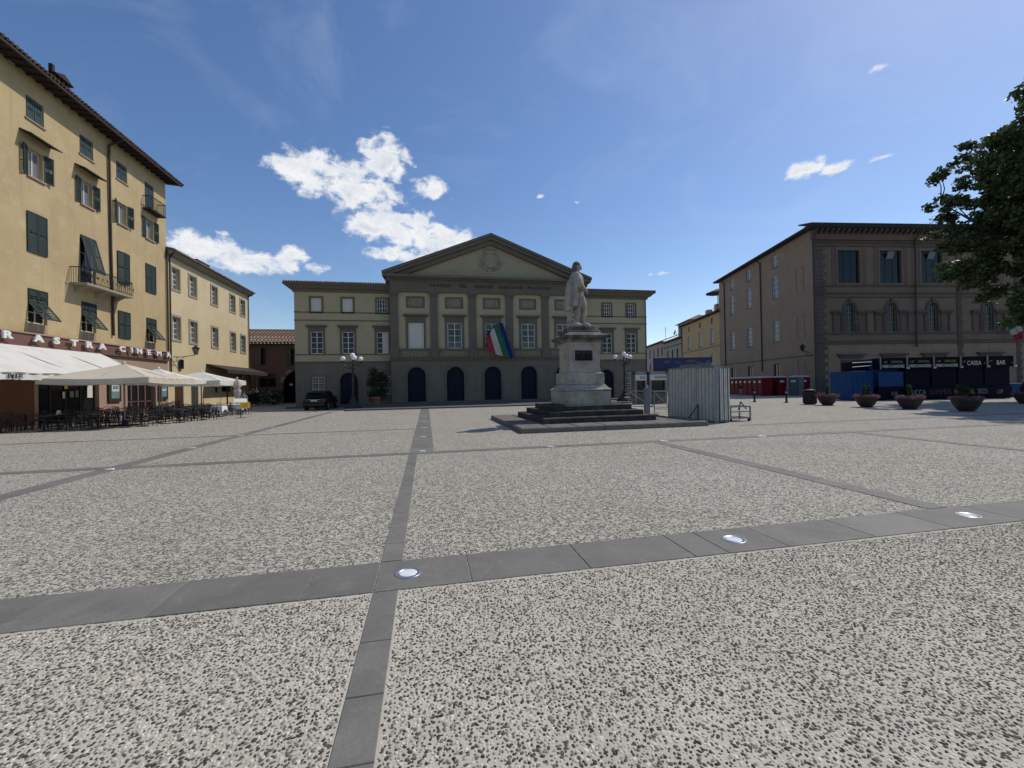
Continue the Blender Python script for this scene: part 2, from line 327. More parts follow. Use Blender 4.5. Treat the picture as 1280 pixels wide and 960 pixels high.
# ------------------------------------------------------------------ mesh helpers
class MB:
    def __init__(s, M=None): s.v = []; s.f = []; s.M = M
    def add(s, vs, fs):
        o = len(s.v)
        if s.M is not None: vs = [s.M @ Vector(p) for p in vs]
        s.v += [tuple(p) for p in vs]; s.f += [tuple(i+o for i in f) for f in fs]; return s
    def box(s, x0, x1, y0, y1, z0, z1):
        return s.add([(x0, y0, z0), (x1, y0, z0), (x1, y1, z0), (x0, y1, z0), (x0, y0, z1), (x1, y0, z1), (x1, y1, z1), (x0, y1, z1)],
                     [(0, 3, 2, 1), (4, 5, 6, 7), (0, 1, 5, 4), (1, 2, 6, 5), (2, 3, 7, 6), (3, 0, 4, 7)])
    def bevbox(s, x0, x1, y0, y1, z0, z1, b=.02):
        """box with its upper edges chamfered"""
        v = [(x0, y0, z0), (x1, y0, z0), (x1, y1, z0), (x0, y1, z0), (x0, y0, z1-b), (x1, y0, z1-b), (x1, y1, z1-b), (x0, y1, z1-b),
             (x0+b, y0+b, z1), (x1-b, y0+b, z1), (x1-b, y1-b, z1), (x0+b, y1-b, z1)]
        return s.add(v, [(0, 3, 2, 1), (0, 1, 5, 4), (1, 2, 6, 5), (2, 3, 7, 6), (3, 0, 4, 7), (4, 5, 9, 8), (5, 6, 10, 9), (6, 7, 11, 10), (7, 4, 8, 11), (8, 9, 10, 11)])
    def cone(s, p0, p1, r0, r1, n=10, caps=True):
        p0 = Vector(p0); p1 = Vector(p1); d = (p1-p0).normalized()
        a = d.orthogonal().normalized(); b = d.cross(a)
        vs = [p0+(a*math.cos(2*PI*i/n)+b*math.sin(2*PI*i/n))*r0 for i in range(n)] + [p1+(a*math.cos(2*PI*i/n)+b*math.sin(2*PI*i/n))*r1 for i in range(n)]
        fs = [(i, (i+1) % n, n+(i+1) % n, n+i) for i in range(n)]
        if caps: fs += [tuple(range(n))[::-1], tuple(range(n, 2*n))]
        return s.add(vs, fs)
    def tube(s, pts, r, n=6):
        for a, b in zip(pts[:-1], pts[1:]): s.cone(a, b, r, r, n)
        return s
    def path(s, pts, rads, n=8):
        """one continuous tapered tube"""
        pts = [Vector(p) for p in pts]; rings = []
        a = None
        for i, p in enumerate(pts):
            d = (pts[min(i+1, len(pts)-1)]-pts[max(i-1, 0)]).normalized()
            a = d.orthogonal().normalized() if a is None else (a-d*a.dot(d)).normalized()
            b = d.cross(a); rings.append([p+(a*math.cos(2*PI*k/n)+b*math.sin(2*PI*k/n))*rads[i] for k in range(n)])
        vs = [q for r_ in rings for q in r_]; fs = []
        for i in range(len(pts)-1):
            for k in range(n): fs.append((i*n+k, i*n+(k+1) % n, (i+1)*n+(k+1) % n, (i+1)*n+k))
        fs += [tuple(range(n))[::-1], tuple(range((len(pts)-1)*n, len(pts)*n))]
        return s.add(vs, fs)
    def lathe(s, prof, c=(0, 0, 0), n=16, sq=False):
        """profile of (radius, z) turned about a vertical axis; sq = four-sided"""
        if sq: n = 4
        k = math.sqrt(2) if sq else 1; a0 = PI/4 if sq else 0
        vs = [(c[0]+r*k*math.cos(a0+2*PI*i/n), c[1]+r*k*math.sin(a0+2*PI*i/n), c[2]+z) for r, z in prof for i in range(n)]
        m_ = len(prof); fs = [(j*n+i, j*n+(i+1) % n, (j+1)*n+(i+1) % n, (j+1)*n+i) for j in range(m_-1) for i in range(n)]
        fs += [tuple(range(n))[::-1], tuple(range((m_-1)*n, m_*n))]
        return s.add(vs, fs)
    def ball(s, c, r, n=12, m=8, sz=1):
        return s.lathe([(max(r*math.sin(PI*j/m), .001), -r*sz*math.cos(PI*j/m)) for j in range(m+1)], c, n)
    def prism(s, poly, y0, y1):
        """polygon in (x, z) pushed from y0 to y1"""
        n = len(poly); vs = [(x, y0, z) for x, z in poly]+[(x, y1, z) for x, z in poly]
        return s.add(vs, [tuple(range(n)), tuple(range(n, 2*n))[::-1]]+[(i, n+i, n+(i+1) % n, (i+1) % n) for i in range(n)])
    def prismx(s, poly, x0, x1):
        """polygon in (y, z) pushed from x0 to x1"""
        n = len(poly); vs = [(x0, y, z) for y, z in poly]+[(x1, y, z) for y, z in poly]
        return s.add(vs, [tuple(range(n)), tuple(range(n, 2*n))[::-1]]+[(i, n+i, n+(i+1) % n, (i+1) % n) for i in range(n)])
    def grid(s, nu, nv, fn):
        vs = [fn(i/nu, j/nv) for j in range(nv+1) for i in range(nu+1)]
        return s.add(vs, [(j*(nu+1)+i, j*(nu+1)+i+1, (j+1)*(nu+1)+i+1, (j+1)*(nu+1)+i) for j in range(nv) for i in range(nu)])
    def mesh(s, name, mat, smooth=False):
        me = bpy.data.meshes.new(name); me.from_pydata(s.v, [], s.f); me.update()
        if mat: me.materials.append(MATS[mat])
        if smooth: me.polygons.foreach_set('use_smooth', [True]*len(me.polygons))
        return me
    def build(s, name, mat, parent=None, smooth=False):
        return obj(name, s.mesh(name, mat, smooth), parent)
def obj(name, me, parent=None):
    o = bpy.data.objects.new(name, me); COL.objects.link(o)
    if parent: o.parent = parent
    return o
def tag(o, label=None, cat=None, group=None, kind=None):
    if label: o['label'] = label
    if cat: o['category'] = cat
    if group: o['group'] = group
    if kind: o['kind'] = kind
    return o
def thing(name, label, cat, loc=(0, 0, 0), rz=0, group=None):
    o = bpy.data.objects.new(name, None); COL.objects.link(o); o.empty_display_size = .3
    o.location = loc; o.rotation_euler = (0, 0, rz); return tag(o, label, cat, group)
def dup(root, loc=None, rz=None, label=None, parent=None):
    c = root.copy(); COL.objects.link(c); c.parent = parent
    if loc is not None: c.location = loc
    if rz is not None: c.rotation_euler = (0, 0, rz)
    if label: c['label'] = label
    for ch in [x for x in list(KIDS(root))]: dup(ch, parent=c)
    return c
_KC = {}
def KIDS(o):
    if o.name not in _KC: _KC[o.name] = [x for x in o.children]
    return _KC[o.name]
def text_mesh(t, size, extrude=.01, sx=1.0, spacing=1.0, align='CENTER', bold=0):
    cu = bpy.data.curves.new('txt', 'FONT'); cu.body = t; cu.size = size; cu.extrude = extrude; cu.align_x = align
    cu.space_character = spacing; cu.offset = bold; cu.resolution_u = 3
    o = bpy.data.objects.new('txt', cu); COL.objects.link(o)
    dg = bpy.context.evaluated_depsgraph_get(); me = bpy.data.meshes.new_from_object(o.evaluated_get(dg))
    bpy.data.objects.remove(o); bpy.data.curves.remove(cu)
    # stand it up: x stays, font y -> z, font z -> -y
    me.transform(Matrix(((sx, 0, 0, 0), (0, 0, -1, 0), (0, 1, 0, 0), (0, 0, 0, 1)))); return me
def lettering(name, t, size, loc, mat, parent, sx=1.0, spacing=1.0, extrude=.012, rot=None, align='CENTER', bold=0):
    me = text_mesh(t, size, extrude, sx, spacing, align, bold); me.materials.clear(); me.materials.append(MATS[mat]); me.name = name
    if rot is not None: me.transform(rot)
    o = obj(name, me, parent); o.location = loc; return o
def wall(mb, s0, s1, z0, z1, ops, y=0, reveal=.3):
    """flat wall on plane y (outside is -y) with real openings; op = (a, b, c, d, arched)"""
    xs = sorted({s0, s1, *[o[0] for o in ops], *[o[1] for o in ops]}); zs = sorted({z0, z1, *[o[2] for o in ops], *[o[3] for o in ops]})
    for i in range(len(xs)-1):
        for j in range(len(zs)-1):
            cx = (xs[i]+xs[i+1])/2; cz = (zs[j]+zs[j+1])/2
            if any(o[0] < cx < o[1] and o[2] < cz < o[3] for o in ops): continue
            mb.add([(xs[i], y, zs[j]), (xs[i+1], y, zs[j]), (xs[i+1], y, zs[j+1]), (xs[i], y, zs[j+1])], [(0, 1, 2, 3)])
    for o in ops:
        a, b, c, d = o[:4]; arch = len(o) > 4 and o[4]
        if arch:
            r = (b-a)/2; zc = d-r; cx = (a+b)/2; K = 12
            arc = [(cx-r*math.cos(PI*k/K), zc+r*math.sin(PI*k/K)) for k in range(K+1)]
            for k in range(K):
                (xa, za), (xb, zb) = arc[k], arc[k+1]
                mb.add([(xa, y, za), (xb, y, zb), (xb, y, d), (xa, y, d)], [(0, 1, 2, 3)])
                mb.add([(xa, y, za), (xb, y, zb), (xb, y+reveal, zb), (xa, y+reveal, za)], [(0, 3, 2, 1)])
            top = zc
        else:
            top = d; mb.add([(a, y, d), (b, y, d), (b, y+reveal, d), (a, y+reveal, d)], [(0, 3, 2, 1)])
        for x in (a, b): mb.add([(x, y, c), (x, y, top), (x, y+reveal, top), (x, y+reveal, c)], [(0, 1, 2, 3)])
        mb.add([(a, y, c), (b, y, c), (b, y+reveal, c), (a, y+reveal, c)], [(0, 1, 2, 3)])
    return mb
def arch_poly(cx, hw, z0, top, K=12):
    zc = top-hw
    return [(cx-hw, z0)]+[(cx-hw*math.cos(PI*k/K), zc+hw*math.sin(PI*k/K)) for k in range(K+1)]+[(cx+hw, z0)]
def arch_ring(mb, cx, hw, t, z0, top, y0, y1, K=14):
    """surround of an arched opening"""
    zc = top-hw
    inn = [(cx-hw, z0)]+[(cx-hw*math.cos(PI*k/K), zc+hw*math.sin(PI*k/K)) for k in range(K+1)]+[(cx+hw, z0)]
    h2 = hw+t; out = [(cx-h2, z0)]+[(cx-h2*math.cos(PI*k/K), zc+h2*math.sin(PI*k/K)) for k in range(K+1)]+[(cx+h2, z0)]
    n = len(inn); vs = [(x, y0, z) for x, z in inn]+[(x, y0, z) for x, z in out]+[(x, y1, z) for x, z in inn]+[(x, y1, z) for x, z in out]; fs = []
    for i in range(n-1): fs += [(i, n+i, n+i+1, i+1), (n+i, 3*n+i, 3*n+i+1, n+i+1), (i, i+1, 2*n+i+1, 2*n+i)]
    return mb.add(vs, fs)
def rect_ring(mb, a, b, c, d, t, y0, y1, bottom=True):
    mb.box(a-t, a, y0, y1, c-(t if bottom else 0), d+t); mb.box(b, b+t, y0, y1, c-(t if bottom else 0), d+t)
    mb.box(a, b, y0, y1, d, d+t)
    if bottom: mb.box(a, b, y0, y1, c-t, c)
    return mb
def window(par, M, a, b, c, d, y, cols, rows, fm='white_paint', gm='glass_dark', fw=.07, bar=.035, arch=False, panes=False, mid=True):
    """window part (its frame) with its glass as sub-part(s)"""
    mb = MB(M); y1 = y+.06
    if not arch:
        mb.box(a, a+fw, y, y1, c, d); mb.box(b-fw, b, y, y1, c, d); mb.box(a+fw, b-fw, y, y1, c, c+fw); mb.box(a+fw, b-fw, y, y1, d-fw, d)
    else:
        hw = (b-a)/2; arch_ring(mb, (a+b)/2, hw-fw, fw, c, d-fw, y, y1); mb.box(a+fw, b-fw, y, y1, c, c+fw)
    for i in range(1, cols):
        x = a+(b-a)*i/cols; w_ = bar*(1.6 if (mid and cols % 2 == 0 and i == cols//2) else 1)
        top = d-fw
        if arch: hw = (b-a)/2; top = d-hw+math.sqrt(max(hw*hw-(x-(a+b)/2)**2, 0))-fw*.5
        mb.box(x-w_/2, x+w_/2, y-.006, y1-.006, c+fw*.5, top)
    for j in range(1, rows):
        z = c+(d-c)*j/rows
        mb.box(a+fw*.5, b-fw*.5, y+.004, y1-.01, z-bar/2, z+bar/2)
    w = mb.build('window', fm, par)
    if panes:
        for i in range(cols):
            for j in range(rows):
                t = random.uniform(-.006, .006)
                x0 = a+(b-a)*i/cols+.01; x1 = a+(b-a)*(i+1)/cols-.01; z0 = c+(d-c)*j/rows+.01; z1 = c+(d-c)*(j+1)/rows-.01
                MB(M).add([(x0, y+.035+t, z0), (x1, y+.035-t, z0), (x1, y+.035-t*.5, z1), (x0, y+.035+t*.5, z1)], [(0, 1, 2, 3)]).build('pane', gm, w)
    elif arch: MB(M).prism(arch_poly((a+b)/2, (b-a)/2-.01, c, d-.01), y+.03, y+.04).build('pane', gm, w)
    else: MB(M).box(a+.01, b-.01, y+.03, y+.04, c+.01, d-.01).build('pane', gm, w)
    return w
def louvre(mb, w, h, t=.045, n=None):
    """one louvred shutter leaf, hinge at x=0, standing in the xz plane (outside is -y)"""
    f = .07; mb.box(0, f, -t, 0, 0, h); mb.box(w-f, w, -t, 0, 0, h); mb.box(f, w-f, -t, 0, 0, f); mb.box(f, w-f, -t, 0, h-f, h); mb.box(f, w-f, -t, 0, h*.5-f/2, h*.5+f/2)
    n = n or int((h-2*f)/.09)
    for k in range(n):
        z = f+(h-2*f)*(k+.5)/n
        if abs(z-h*.5) < .06: continue
        mb.add([(f, -t*.95, z-.055), (w-f, -t*.95, z-.055), (w-f, -.005, z+.055), (f, -.005, z+.055)], [(0, 1, 2, 3)])
    return mb
def pt(x, y, z): return Matrix.Translation((x, y, z))
def rzm(a): return Matrix.Rotation(a, 4, 'Z')
def rxm(a): return Matrix.Rotation(a, 4, 'X')
def leaf_mesh(name, mat, centres, n, size, seed=1, flat=.0):
    """many loose leaf faces spread through a set of clumps (x, y, z, rx, ry, rz)"""
    g = np.random.default_rng(seed); C = np.array(centres, float); vol = C[:, 3]*C[:, 4]*C[:, 5]
    idx = g.choice(len(C), n, p=vol/vol.sum()); d = g.normal(size=(n, 3)); d /= np.linalg.norm(d, axis=1)[:, None]
    r = g.random(n)**.42; p = C[idx, :3]+d*C[idx, 3:6]*r[:, None]*(1+.12*g.normal(size=(n, 1)))
    nrm = g.normal(size=(n, 3))+d*.7+np.array([0, 0, .5]); nrm /= np.linalg.norm(nrm, axis=1)[:, None]
    t = np.cross(nrm, g.normal(size=(n, 3))); t /= np.linalg.norm(t, axis=1)[:, None]; b = np.cross(nrm, t)
    s = size*(.6+.8*g.random(n))[:, None]
    q = np.stack([p-t*s*.5, p+b*s*.32-t*s*.05+nrm*s*.08, p+t*s*.55, p-b*s*.32-t*s*.05+nrm*s*.08], 1).reshape(-1, 3)
    me = bpy.data.meshes.new(name); me.vertices.add(len(q)); me.vertices.foreach_set('co', q.ravel())
    me.loops.add(4*n); me.loops.foreach_set('vertex_index', np.arange(4*n)); me.polygons.add(n)
    me.polygons.foreach_set('loop_start', np.arange(0, 4*n, 4)); me.update(calc_edges=True); me.materials.append(MATS[mat]); return me

# ================================================================== the square
def ground():
    mb = MB(); R = 2500
    # sheet to the horizon, left open under the near pebbled bay which has its own cement bed
    xs = [-R, -9, 10, R]; ys = [-R, -2.2, 3.80, R]
    for i in range(3):
        for j in range(3):
            if i == 1 and j == 1: continue
            mb.add([(xs[i], ys[j], 0), (xs[i+1], ys[j], 0), (xs[i+1], ys[j+1], 0), (xs[i], ys[j+1], 0)], [(0, 1, 2, 3)])
    g = mb.build('ground', 'aggregate'); tag(g, 'pale exposed aggregate paving of the open square', 'paving', kind='structure')
    b = MB().add([(-9, -2.2, 0), (10, -2.2, 0), (10, 3.8, 0), (-9, 3.8, 0)], [(0, 1, 2, 3)]).build('cement_bed', 'cement')
    tag(b, 'pale cement bed between the pebbles of the paving', 'paving', kind='structure')
    # pebbles standing proud of the cement, near bay only
    g_ = RNG; x0, x1, y0, y1 = -6, 8, .7, 3.79; cell = .0212
    nx = int((x1-x0)/cell); ny = int((y1-y0)/cell)
    gx, gy = np.meshgrid(np.arange(nx), np.arange(ny)); cx = (x0+(gx+.5+g_.uniform(-.42, .42, gx.shape))*cell).ravel(); cy = (y0+(gy+.5+g_.uniform(-.42, .42, gx.shape))*cell).ravel()
    keep = (g_.random(cx.size) < .95) & ~((cx > -.492) & (cx < -.258)); cx = cx[keep]; cy = cy[keep]; n = cx.size
    K = 6; ang = 2*PI*(np.arange(K)/K)[None]+g_.random((n, 1))*6.28; r = (.0056+.0068*g_.random((n, 1))**1.2)*(1+.2*g_.normal(size=(n, K)))
    el = 1+.55*g_.random((n, 1)); ro = g_.random((n, 1))*PI; u = r*np.cos(ang)*el; v = r*np.sin(ang)
    X = cx[:, None]+u*np.cos(ro)-v*np.sin(ro); Y = cy[:, None]+u*np.sin(ro)+v*np.cos(ro); h = .0015+.0035*g_.random((n, 1))
    low = np.stack([X, Y, np.full_like(X, -.002)], 2)
    k = .68; top = np.stack([cx[:, None]+(X-cx[:, None])*k, cy[:, None]+(Y-cy[:, None])*k, np.repeat(h, K, 1)], 2)
    V = np.concatenate([low, top], 1).reshape(-1, 3); base = (np.arange(n)*2*K)[:, None]
    topf = base+np.arange(K, 2*K)[None]; i0 = np.arange(K); i1 = (i0+1) % K
    side = (base[:, :, None]+np.stack([i0, i1, i1+K, i0+K], 1)[None].reshape(1, K, 4)).reshape(n, K*4)
    loops = np.concatenate([topf, side], 1).ravel(); tot = np.tile(np.array([K]+[4]*K), n); st = np.concatenate([[0], np.cumsum(tot)[:-1]])
    me = bpy.data.meshes.new('pebbles'); me.vertices.add(len(V)); me.vertices.foreach_set('co', V.ravel()); me.loops.add(len(loops)); me.loops.foreach_set('vertex_index', loops)
    me.polygons.add(len(tot)); me.polygons.foreach_set('loop_start', st); me.update(calc_edges=True); me.materials.append(MATS['pebble'])
    o = obj('pebbles', me); tag(o, 'dark and pale pebbles set in the cement paving', 'pebbles', kind='stuff')
ground()

SLABS = {}
def slab_obj(par, x0, x1, y0, y1, top=.008):
    w = round(x1-x0, 3); l = round(y1-y0, 3); k = (w, l)
    if k not in SLABS: SLABS[k] = MB().bevbox(-w/2, w/2, -l/2, l/2, -.03, top, .004).mesh('slab', 'pietra')
    o = obj('slab', SLABS[k], par); o.location = ((x0+x1)/2, (y0+y1)/2, random.uniform(-.0015, .0015)); return o
def strip(name, label, x0, x1, y0, y1, along, step, skip=(), jit=0.12, cuts=()):
    root = thing(name, label, 'paving strip'); root['kind'] = 'structure'
    a, b = (x0, x1) if along == 'x' else (y0, y1); t = a; g = .006
    while t < b-.01:
        e = min(t+step*random.choice((1, 1, 1+jit, 1-jit)), b)
        for c in cuts:
            if t < c-.05 < e: e = c
        if b-e < step*.35: e = b
        if not any(s0 <= (t+e)/2 <= s1 for s0, s1 in skip):
            if along == 'x': slab_obj(root, t+g/2, e-g/2, y0, y1)
            else: slab_obj(root, x0, x1, t+g/2, e-g/2)
        t = e
    return root
strip('paving_strip', 'wide dark stone strip crossing the foreground with round lights in it', -12, 13, 3.81, 4.44, 'x', 1.12, cuts=(-.48, .37, 1.5, 3.0, 3.72))
strip('paving_strip', 'narrow dark stone strip running from the foreground towards the theatre', -.48, -.27, .2, 3.8, 'y', .56, cuts=(3.07, 2.54))
strip('paving_strip', 'narrow dark stone strip between the two cross strips towards the theatre', -.48, -.27, 4.45, 11.42, 'y', .56)
strip('paving_strip', 'broader dark stone strip leading up to the theatre steps', -.48, .17, 11.8, 35.2, 'y', .95)
strip('paving_strip', 'dark stone strip across the square short of the statue platform', -30, 24, 11.43, 11.79, 'x', 1.1)
strip('paving_strip', 'dark stone strip on the side of the cafe towards the theatre', -7.4, -6.98, 4.45, 11.42, 'y', .9)
strip('paving_strip', 'dark stone strip passing the cafe terrace up to the brick house', -7.4, -6.98, 11.8, 35.2, 'y', .95)
strip('paving_strip', 'dark stone strip running up to the statue platform', 6.52, 6.86, 4.45, 11.42, 'y', .9)
strip('paving_strip', 'thin far dark stone strip across the square beside the cafe tables', -30, -7.42, 18.4, 18.62, 'x', 1.2)
strip('paving_strip', 'thin dark stone strip between the long strips before the theatre', -6.97, -.5, 18.4, 18.62, 'x', 1.2)
strip('paving_strip', 'pale worn stone strip across the square towards the planters', 13.6, 13.9, 4.45, 11.42, 'y', .9)
strip('paving_strip', 'stone strip across the square in front of the planters', 12.2, 40, 14.6, 14.9, 'x', 1.2)

def ground_light():
    r = thing('ground_light', 'round recessed ground light with white glass and metal ring', 'ground light', group='lights sunk into the paving')
    MB().lathe([(.125, -.02), (.125, .0105), (.12, .0125), (.094, .0125), (.092, .0095), (.085, .0095), (.085, -.02)], n=28).build('ring', 'chrome_ring', r, True)
    MB().lathe([(.0845, -.01), (.0845, .0095), (.075, .0125), (.02, .0135)], n=28).build('lens', 'light_glass', r, True)
    return r
gl = ground_light(); first = True
for x, y in [(-.2, 4.12), (3.3, 4.12), (6.67, 4.12), (-7.2, 11.45), (-7.2, 14.96), (-.15, 11.95), (-.15, 15.4), (3.42, 11.61), (6.97, 11.61), (-7.2, 18.5), (-7.2, 22), (-.15, 18.9), (-.15, 22.4), (-.15, 26), (10.4, 11.61), (-12.3, 14.6), (17.4, 15.8), (5.1, 26.0)]:
    lb = 'round recessed ground light with white glass in the '+('wide foreground stone strip' if abs(y-4.12) < .1 else 'stone strip passing the cafe' if abs(x+7.2) < .1 else 'broad stone strip leading to the theatre' if abs(x+.15) < .05 else 'stone strip before the statue platform' if abs(y-11.61) < .1 else 'pebbled paving away from the strips')
    if first: gl.location = (x, y, .001); first = False; gl['label'] = lb
    else: dup(gl, (x, y, .001), label=lb)

# ================================================================== theatre
THY = 43.0
def theatre():
    T = thing('theatre', 'large ochre and grey theatre with pediment, pilasters and five arched blue doors', 'theatre', (6.65, THY, 0))
    O = Matrix.Translation((-6.65, 0, 0))       # parts are laid out in world x, local y (0 = central front, wings at +1)
    def B(): return MB(O)
    # --- central block
    dc = [-.93+3.815*k for k in range(5)]; xl, xr = -3.36, 16.62
    wall(B(), xl, xr, .12, 4.45, [(c-.87, c+.87, .25, 3.78, True) for c in dc], 0, .45).build('wall', 'theatre_base', T)
    for zi in range(7):                                       # rusticated courses standing proud of the joints
        z0 = .36+zi*.57; z1 = min(z0+.545, 4.42); zm = (z0+z1)/2; op = []
        for c in dc:
            zc = 3.78-.87; hw = 1.06 if zm < zc else (math.sqrt(max(1.06**2-(zm-zc)**2, 0)) if zm-zc < 1.06 else 0)
            if hw > 0: op.append((c-hw, c+hw, z0, z1))
        prev = xl+.005
        for o in op+[(xr-.005, xr-.005, 0, 0)]:
            B().box(prev, o[0], -.028, .0, z0, z1).build('stone_block', 'theatre_base', T); prev = o[1]
    B().box(xl-.03, xr+.03, -.07, .0, .122, .352).build('plinth', 'theatre_grey', T)
    for c in dc:
        arch_ring(B(), c, .87, .2, .25, 3.78, -.075, .05).build('door_surround', 'theatre_grey', T)
        d = B().prism(arch_poly(c, .87, .252, 3.775), .3, .36).build('door', 'blue_door', T)
        mb = B()
        for sgn in (-1, 1):
            for z0, z1 in ((.4, 1.05), (1.15, 2.1), (2.2, 2.85)): mb.box(c+sgn*.44-.33, c+sgn*.44+.33, .275, .3, z0, z1)
        mb.build('panel', 'blue_door', d); B().box(c-.012, c+.012, .28, .3, .26, 3.7).build('meeting_rail', 'blue_door', d)
        B().box(c-.85, c+.85, .27, .3, 2.92, 2.99).build('transom', 'blue_door', d)
    B().box(xl-.12, xr+.12, -.16, .1, 4.45, 4.66).build('string_course', 'theatre_grey', T)
    # upper wall
    wn = [(c-.73, c+.73, 5.62, 8.2) for c in dc]
    wall(B(), xl, xr, 4.66, 11.2, wn, 0.02, .3).build('wall', 'theatre_ochre', T)
    pil = [-2.97+3.834*k for k in range(6)]
    for p in pil:
        B().box(p-.46, p+.46, -.32, .02, 4.662, 5.6).build('pedestal', 'theatre_grey', T)
        s = B().box(p-.36, p+.36, -.2, .02, 5.78, 10.75).build('pilaster', 'theatre_grey', T)
        B().box(p-.42, p+.42, -.26, .02, 5.6, 5.72).box(p-.39, p+.39, -.23, .02, 5.72, 5.78).build('base', 'theatre_grey', s)
        mb = B(); mb.box(p-.37, p+.37, -.215, .02, 10.752, 10.8).box(p-.46, p+.46, -.3, .02, 11.08, 11.2)
        mb.prism([(p-.36, 10.8), (p+.36, 10.8), (p+.44, 11.08), (p-.44, 11.08)], -.25, .02)
        for sx in (-1, 1):
            for zz in (10.86, 10.98): mb.cone((p+sx*.36, -.3, zz+.04), (p+sx*.36, -.2, zz+.04), .085, .085, 8)
        for k in range(5): mb.prism([(p-.3+k*.13, 10.8), (p-.22+k*.13, 10.8), (p-.25+k*.13, 11.0)], -.29, -.24)
        mb.build('capital', 'theatre_grey', s)
    for i, c in enumerate(dc):
        rect_ring(B(), c-.73, c+.73, 5.61, 8.2, .24, -.06, .05, False).box(c-.97, c+.97, -.07, .05, 8.442, 8.74).build('window_surround', 'theatre_grey', T)
        mb = B().box(c-1.22, c+1.22, -.36, .02, 8.87, 9.0).box(c-1.12, c+1.12, -.24, .02, 8.8, 8.87).box(c-1.02, c+1.02, -.14, .02, 8.742, 8.8)
        mb.build('hood', 'theatre_grey', T)
        if i == 0:                                            # closed white leaves
            w = B().box(c-.72, c+.72, .1, .14, 5.63, 8.19).build('shutter', 'white_shutter', T); mb = B()
            for sx in (-1, 1):
                for k in range(4): mb.box(c+sx*.36-.29, c+sx*.36+.29, .075, .1, 5.7+k*.63, 6.25+k*.63)
            mb.build('panel', 'white_shutter', w)
        else:
            w = window(T, O, c-.73, c+.73, 5.62, 8.2, .1, 2, 4, gm='clear_glass', fw=.09, bar=.05)
            B().box(c-.73, c+.73, .9, .92, 5.6, 8.2).build('room_backing', 'interior_dark', w)
            for sx in (-1, 1):
                def cur(u, v, sx=sx, c=c):
                    open_ = .72*(1-.62*math.sin(PI*min(1, (1-v)*1.05))**1.5 if v < .95 else 1)
                    return (c+sx*(.72-open_*u*.97), .3+.04*math.sin(u*30), 5.62+2.55*v)
                B().grid(24, 10, cur).build('curtain', 'curtain', w, True)
        # relief panel
        f = rect_ring(B(), c-.78, c+.78, 9.77, 10.68, .12, -.05, .02).build('relief_frame', 'theatre_grey', T)
        mb = B().box(c-.775, c+.775, -.005, .02, 9.775, 10.675); rr = random.Random(i)
        for k in range(26):
            x = c+rr.uniform(-.66, .66); z = 10.22+rr.uniform(-.32, .32); mb.ball((x, -.01, z), rr.uniform(.05, .12), 7, 5, rr.uniform(.7, 1.8))
        mb.build('relief', 'relief_plaster', f, True)
    # balustrade between the pedestals
    bal = MB().lathe([(.045, 0), (.06, .03), (.04, .08), (.085, .22), (.06, .38), (.035, .5), (.06, .56), (.06, .6)], n=8).mesh('baluster', 'relief_plaster', True)
    for i, c in enumerate(dc):
        a, b = pil[i]+.47, pil[i+1]-.47
        rl = B().box(a, b, -.32, -.06, 5.44, 5.6).build('handrail', 'theatre_grey', T); B().box(a, b, -.3, -.07, 4.662, 4.82).build('base_rail', 'theatre_grey', rl)
        for k in range(9):
            o = obj('baluster', bal, rl); o.location = (a+(b-a)*(k+.5)/9-6.65, -.19, 4.83)
    # entablature
    B().box(xl-.02, xr+.02, -.27, .02, 11.2, 11.42).build('architrave', 'theatre_grey', T)
    fz = B().box(xl, xr, -.22, .02, 11.42, 12.3).build('frieze', 'theatre_grey', T)
    for t, xa, xb in (('TEATRO', .45, 2.6), ('DEL', 3.45, 4.2), ('GIGLIO', 4.95, 6.85), ('GIACOMO', 7.45, 10.0), ('PUCCINI', 10.5, 13.0)):
        me = text_mesh(t, .42, .03, 1, 1.25); me.materials.clear(); me.materials.append(MATS['letter_dark'])
        w_ = max(v.co.x for v in me.vertices)-min(v.co.x for v in me.vertices); me.transform(Matrix.Diagonal(((xb-xa)/w_, 1, 1, 1)))
        o = obj('inscription', me, fz); o.location = ((xa+xb)/2-6.65, -.25, 11.74)
    mb = B().box(xl-.3, xr+.3, -.55, .02, 12.42, 12.55).box(xl-.62, xr+.62, -.85, .02, 12.55, 12.78).box(xl-.1, xr+.1, -.32, .02, 12.3, 12.42)
    mb.build('cornice', 'theatre_grey', T)
    ax, az = 6.65, 17.15
    wall(B(), xl-.3, xr+.3, 12.78, 12.8, [], .02)
    B().prism([(xl-.2, 12.78), (xr+.2, 12.78), (ax, 16.75)], -.02, .02).build('tympanum', 'tympanum', T)
    mb = B()
    for sgn in (-1, 1):
        ex = ax+sgn*(10.65)
        for off, th, yy in ((0, .24, -.95), (-.24, .3, -.75), (-.54, .42, -.4)):
            e_ = ex if off == 0 else ex-sgn*(.1 if off == -.24 else .3)
            zt = lambda x: az-(az-12.98)*abs(x-ax)/10.65+off
            pl = [(ax, zt(ax)), (e_, zt(e_)), (e_, zt(e_)-th), (ax, zt(ax)-th)]
            if sgn < 0: pl = pl[::-1]
            mb.prism(pl, yy, .3)
    mb.build('raking_cornice', 'theatre_grey', T)
    # roof behind the pediment
    mb = B(); mb.add([(ax, -.9, az+.04), (ax-10.7, -.9, 13.02), (ax-10.7, 22, 13.02), (ax, 22, az+.04)], [(0, 1, 2, 3)])
    mb.add([(ax, -.9, az+.04), (ax+10.7, -.9, 13.02), (ax+10.7, 22, 13.02), (ax, 22, az+.04)], [(3, 2, 1, 0)])
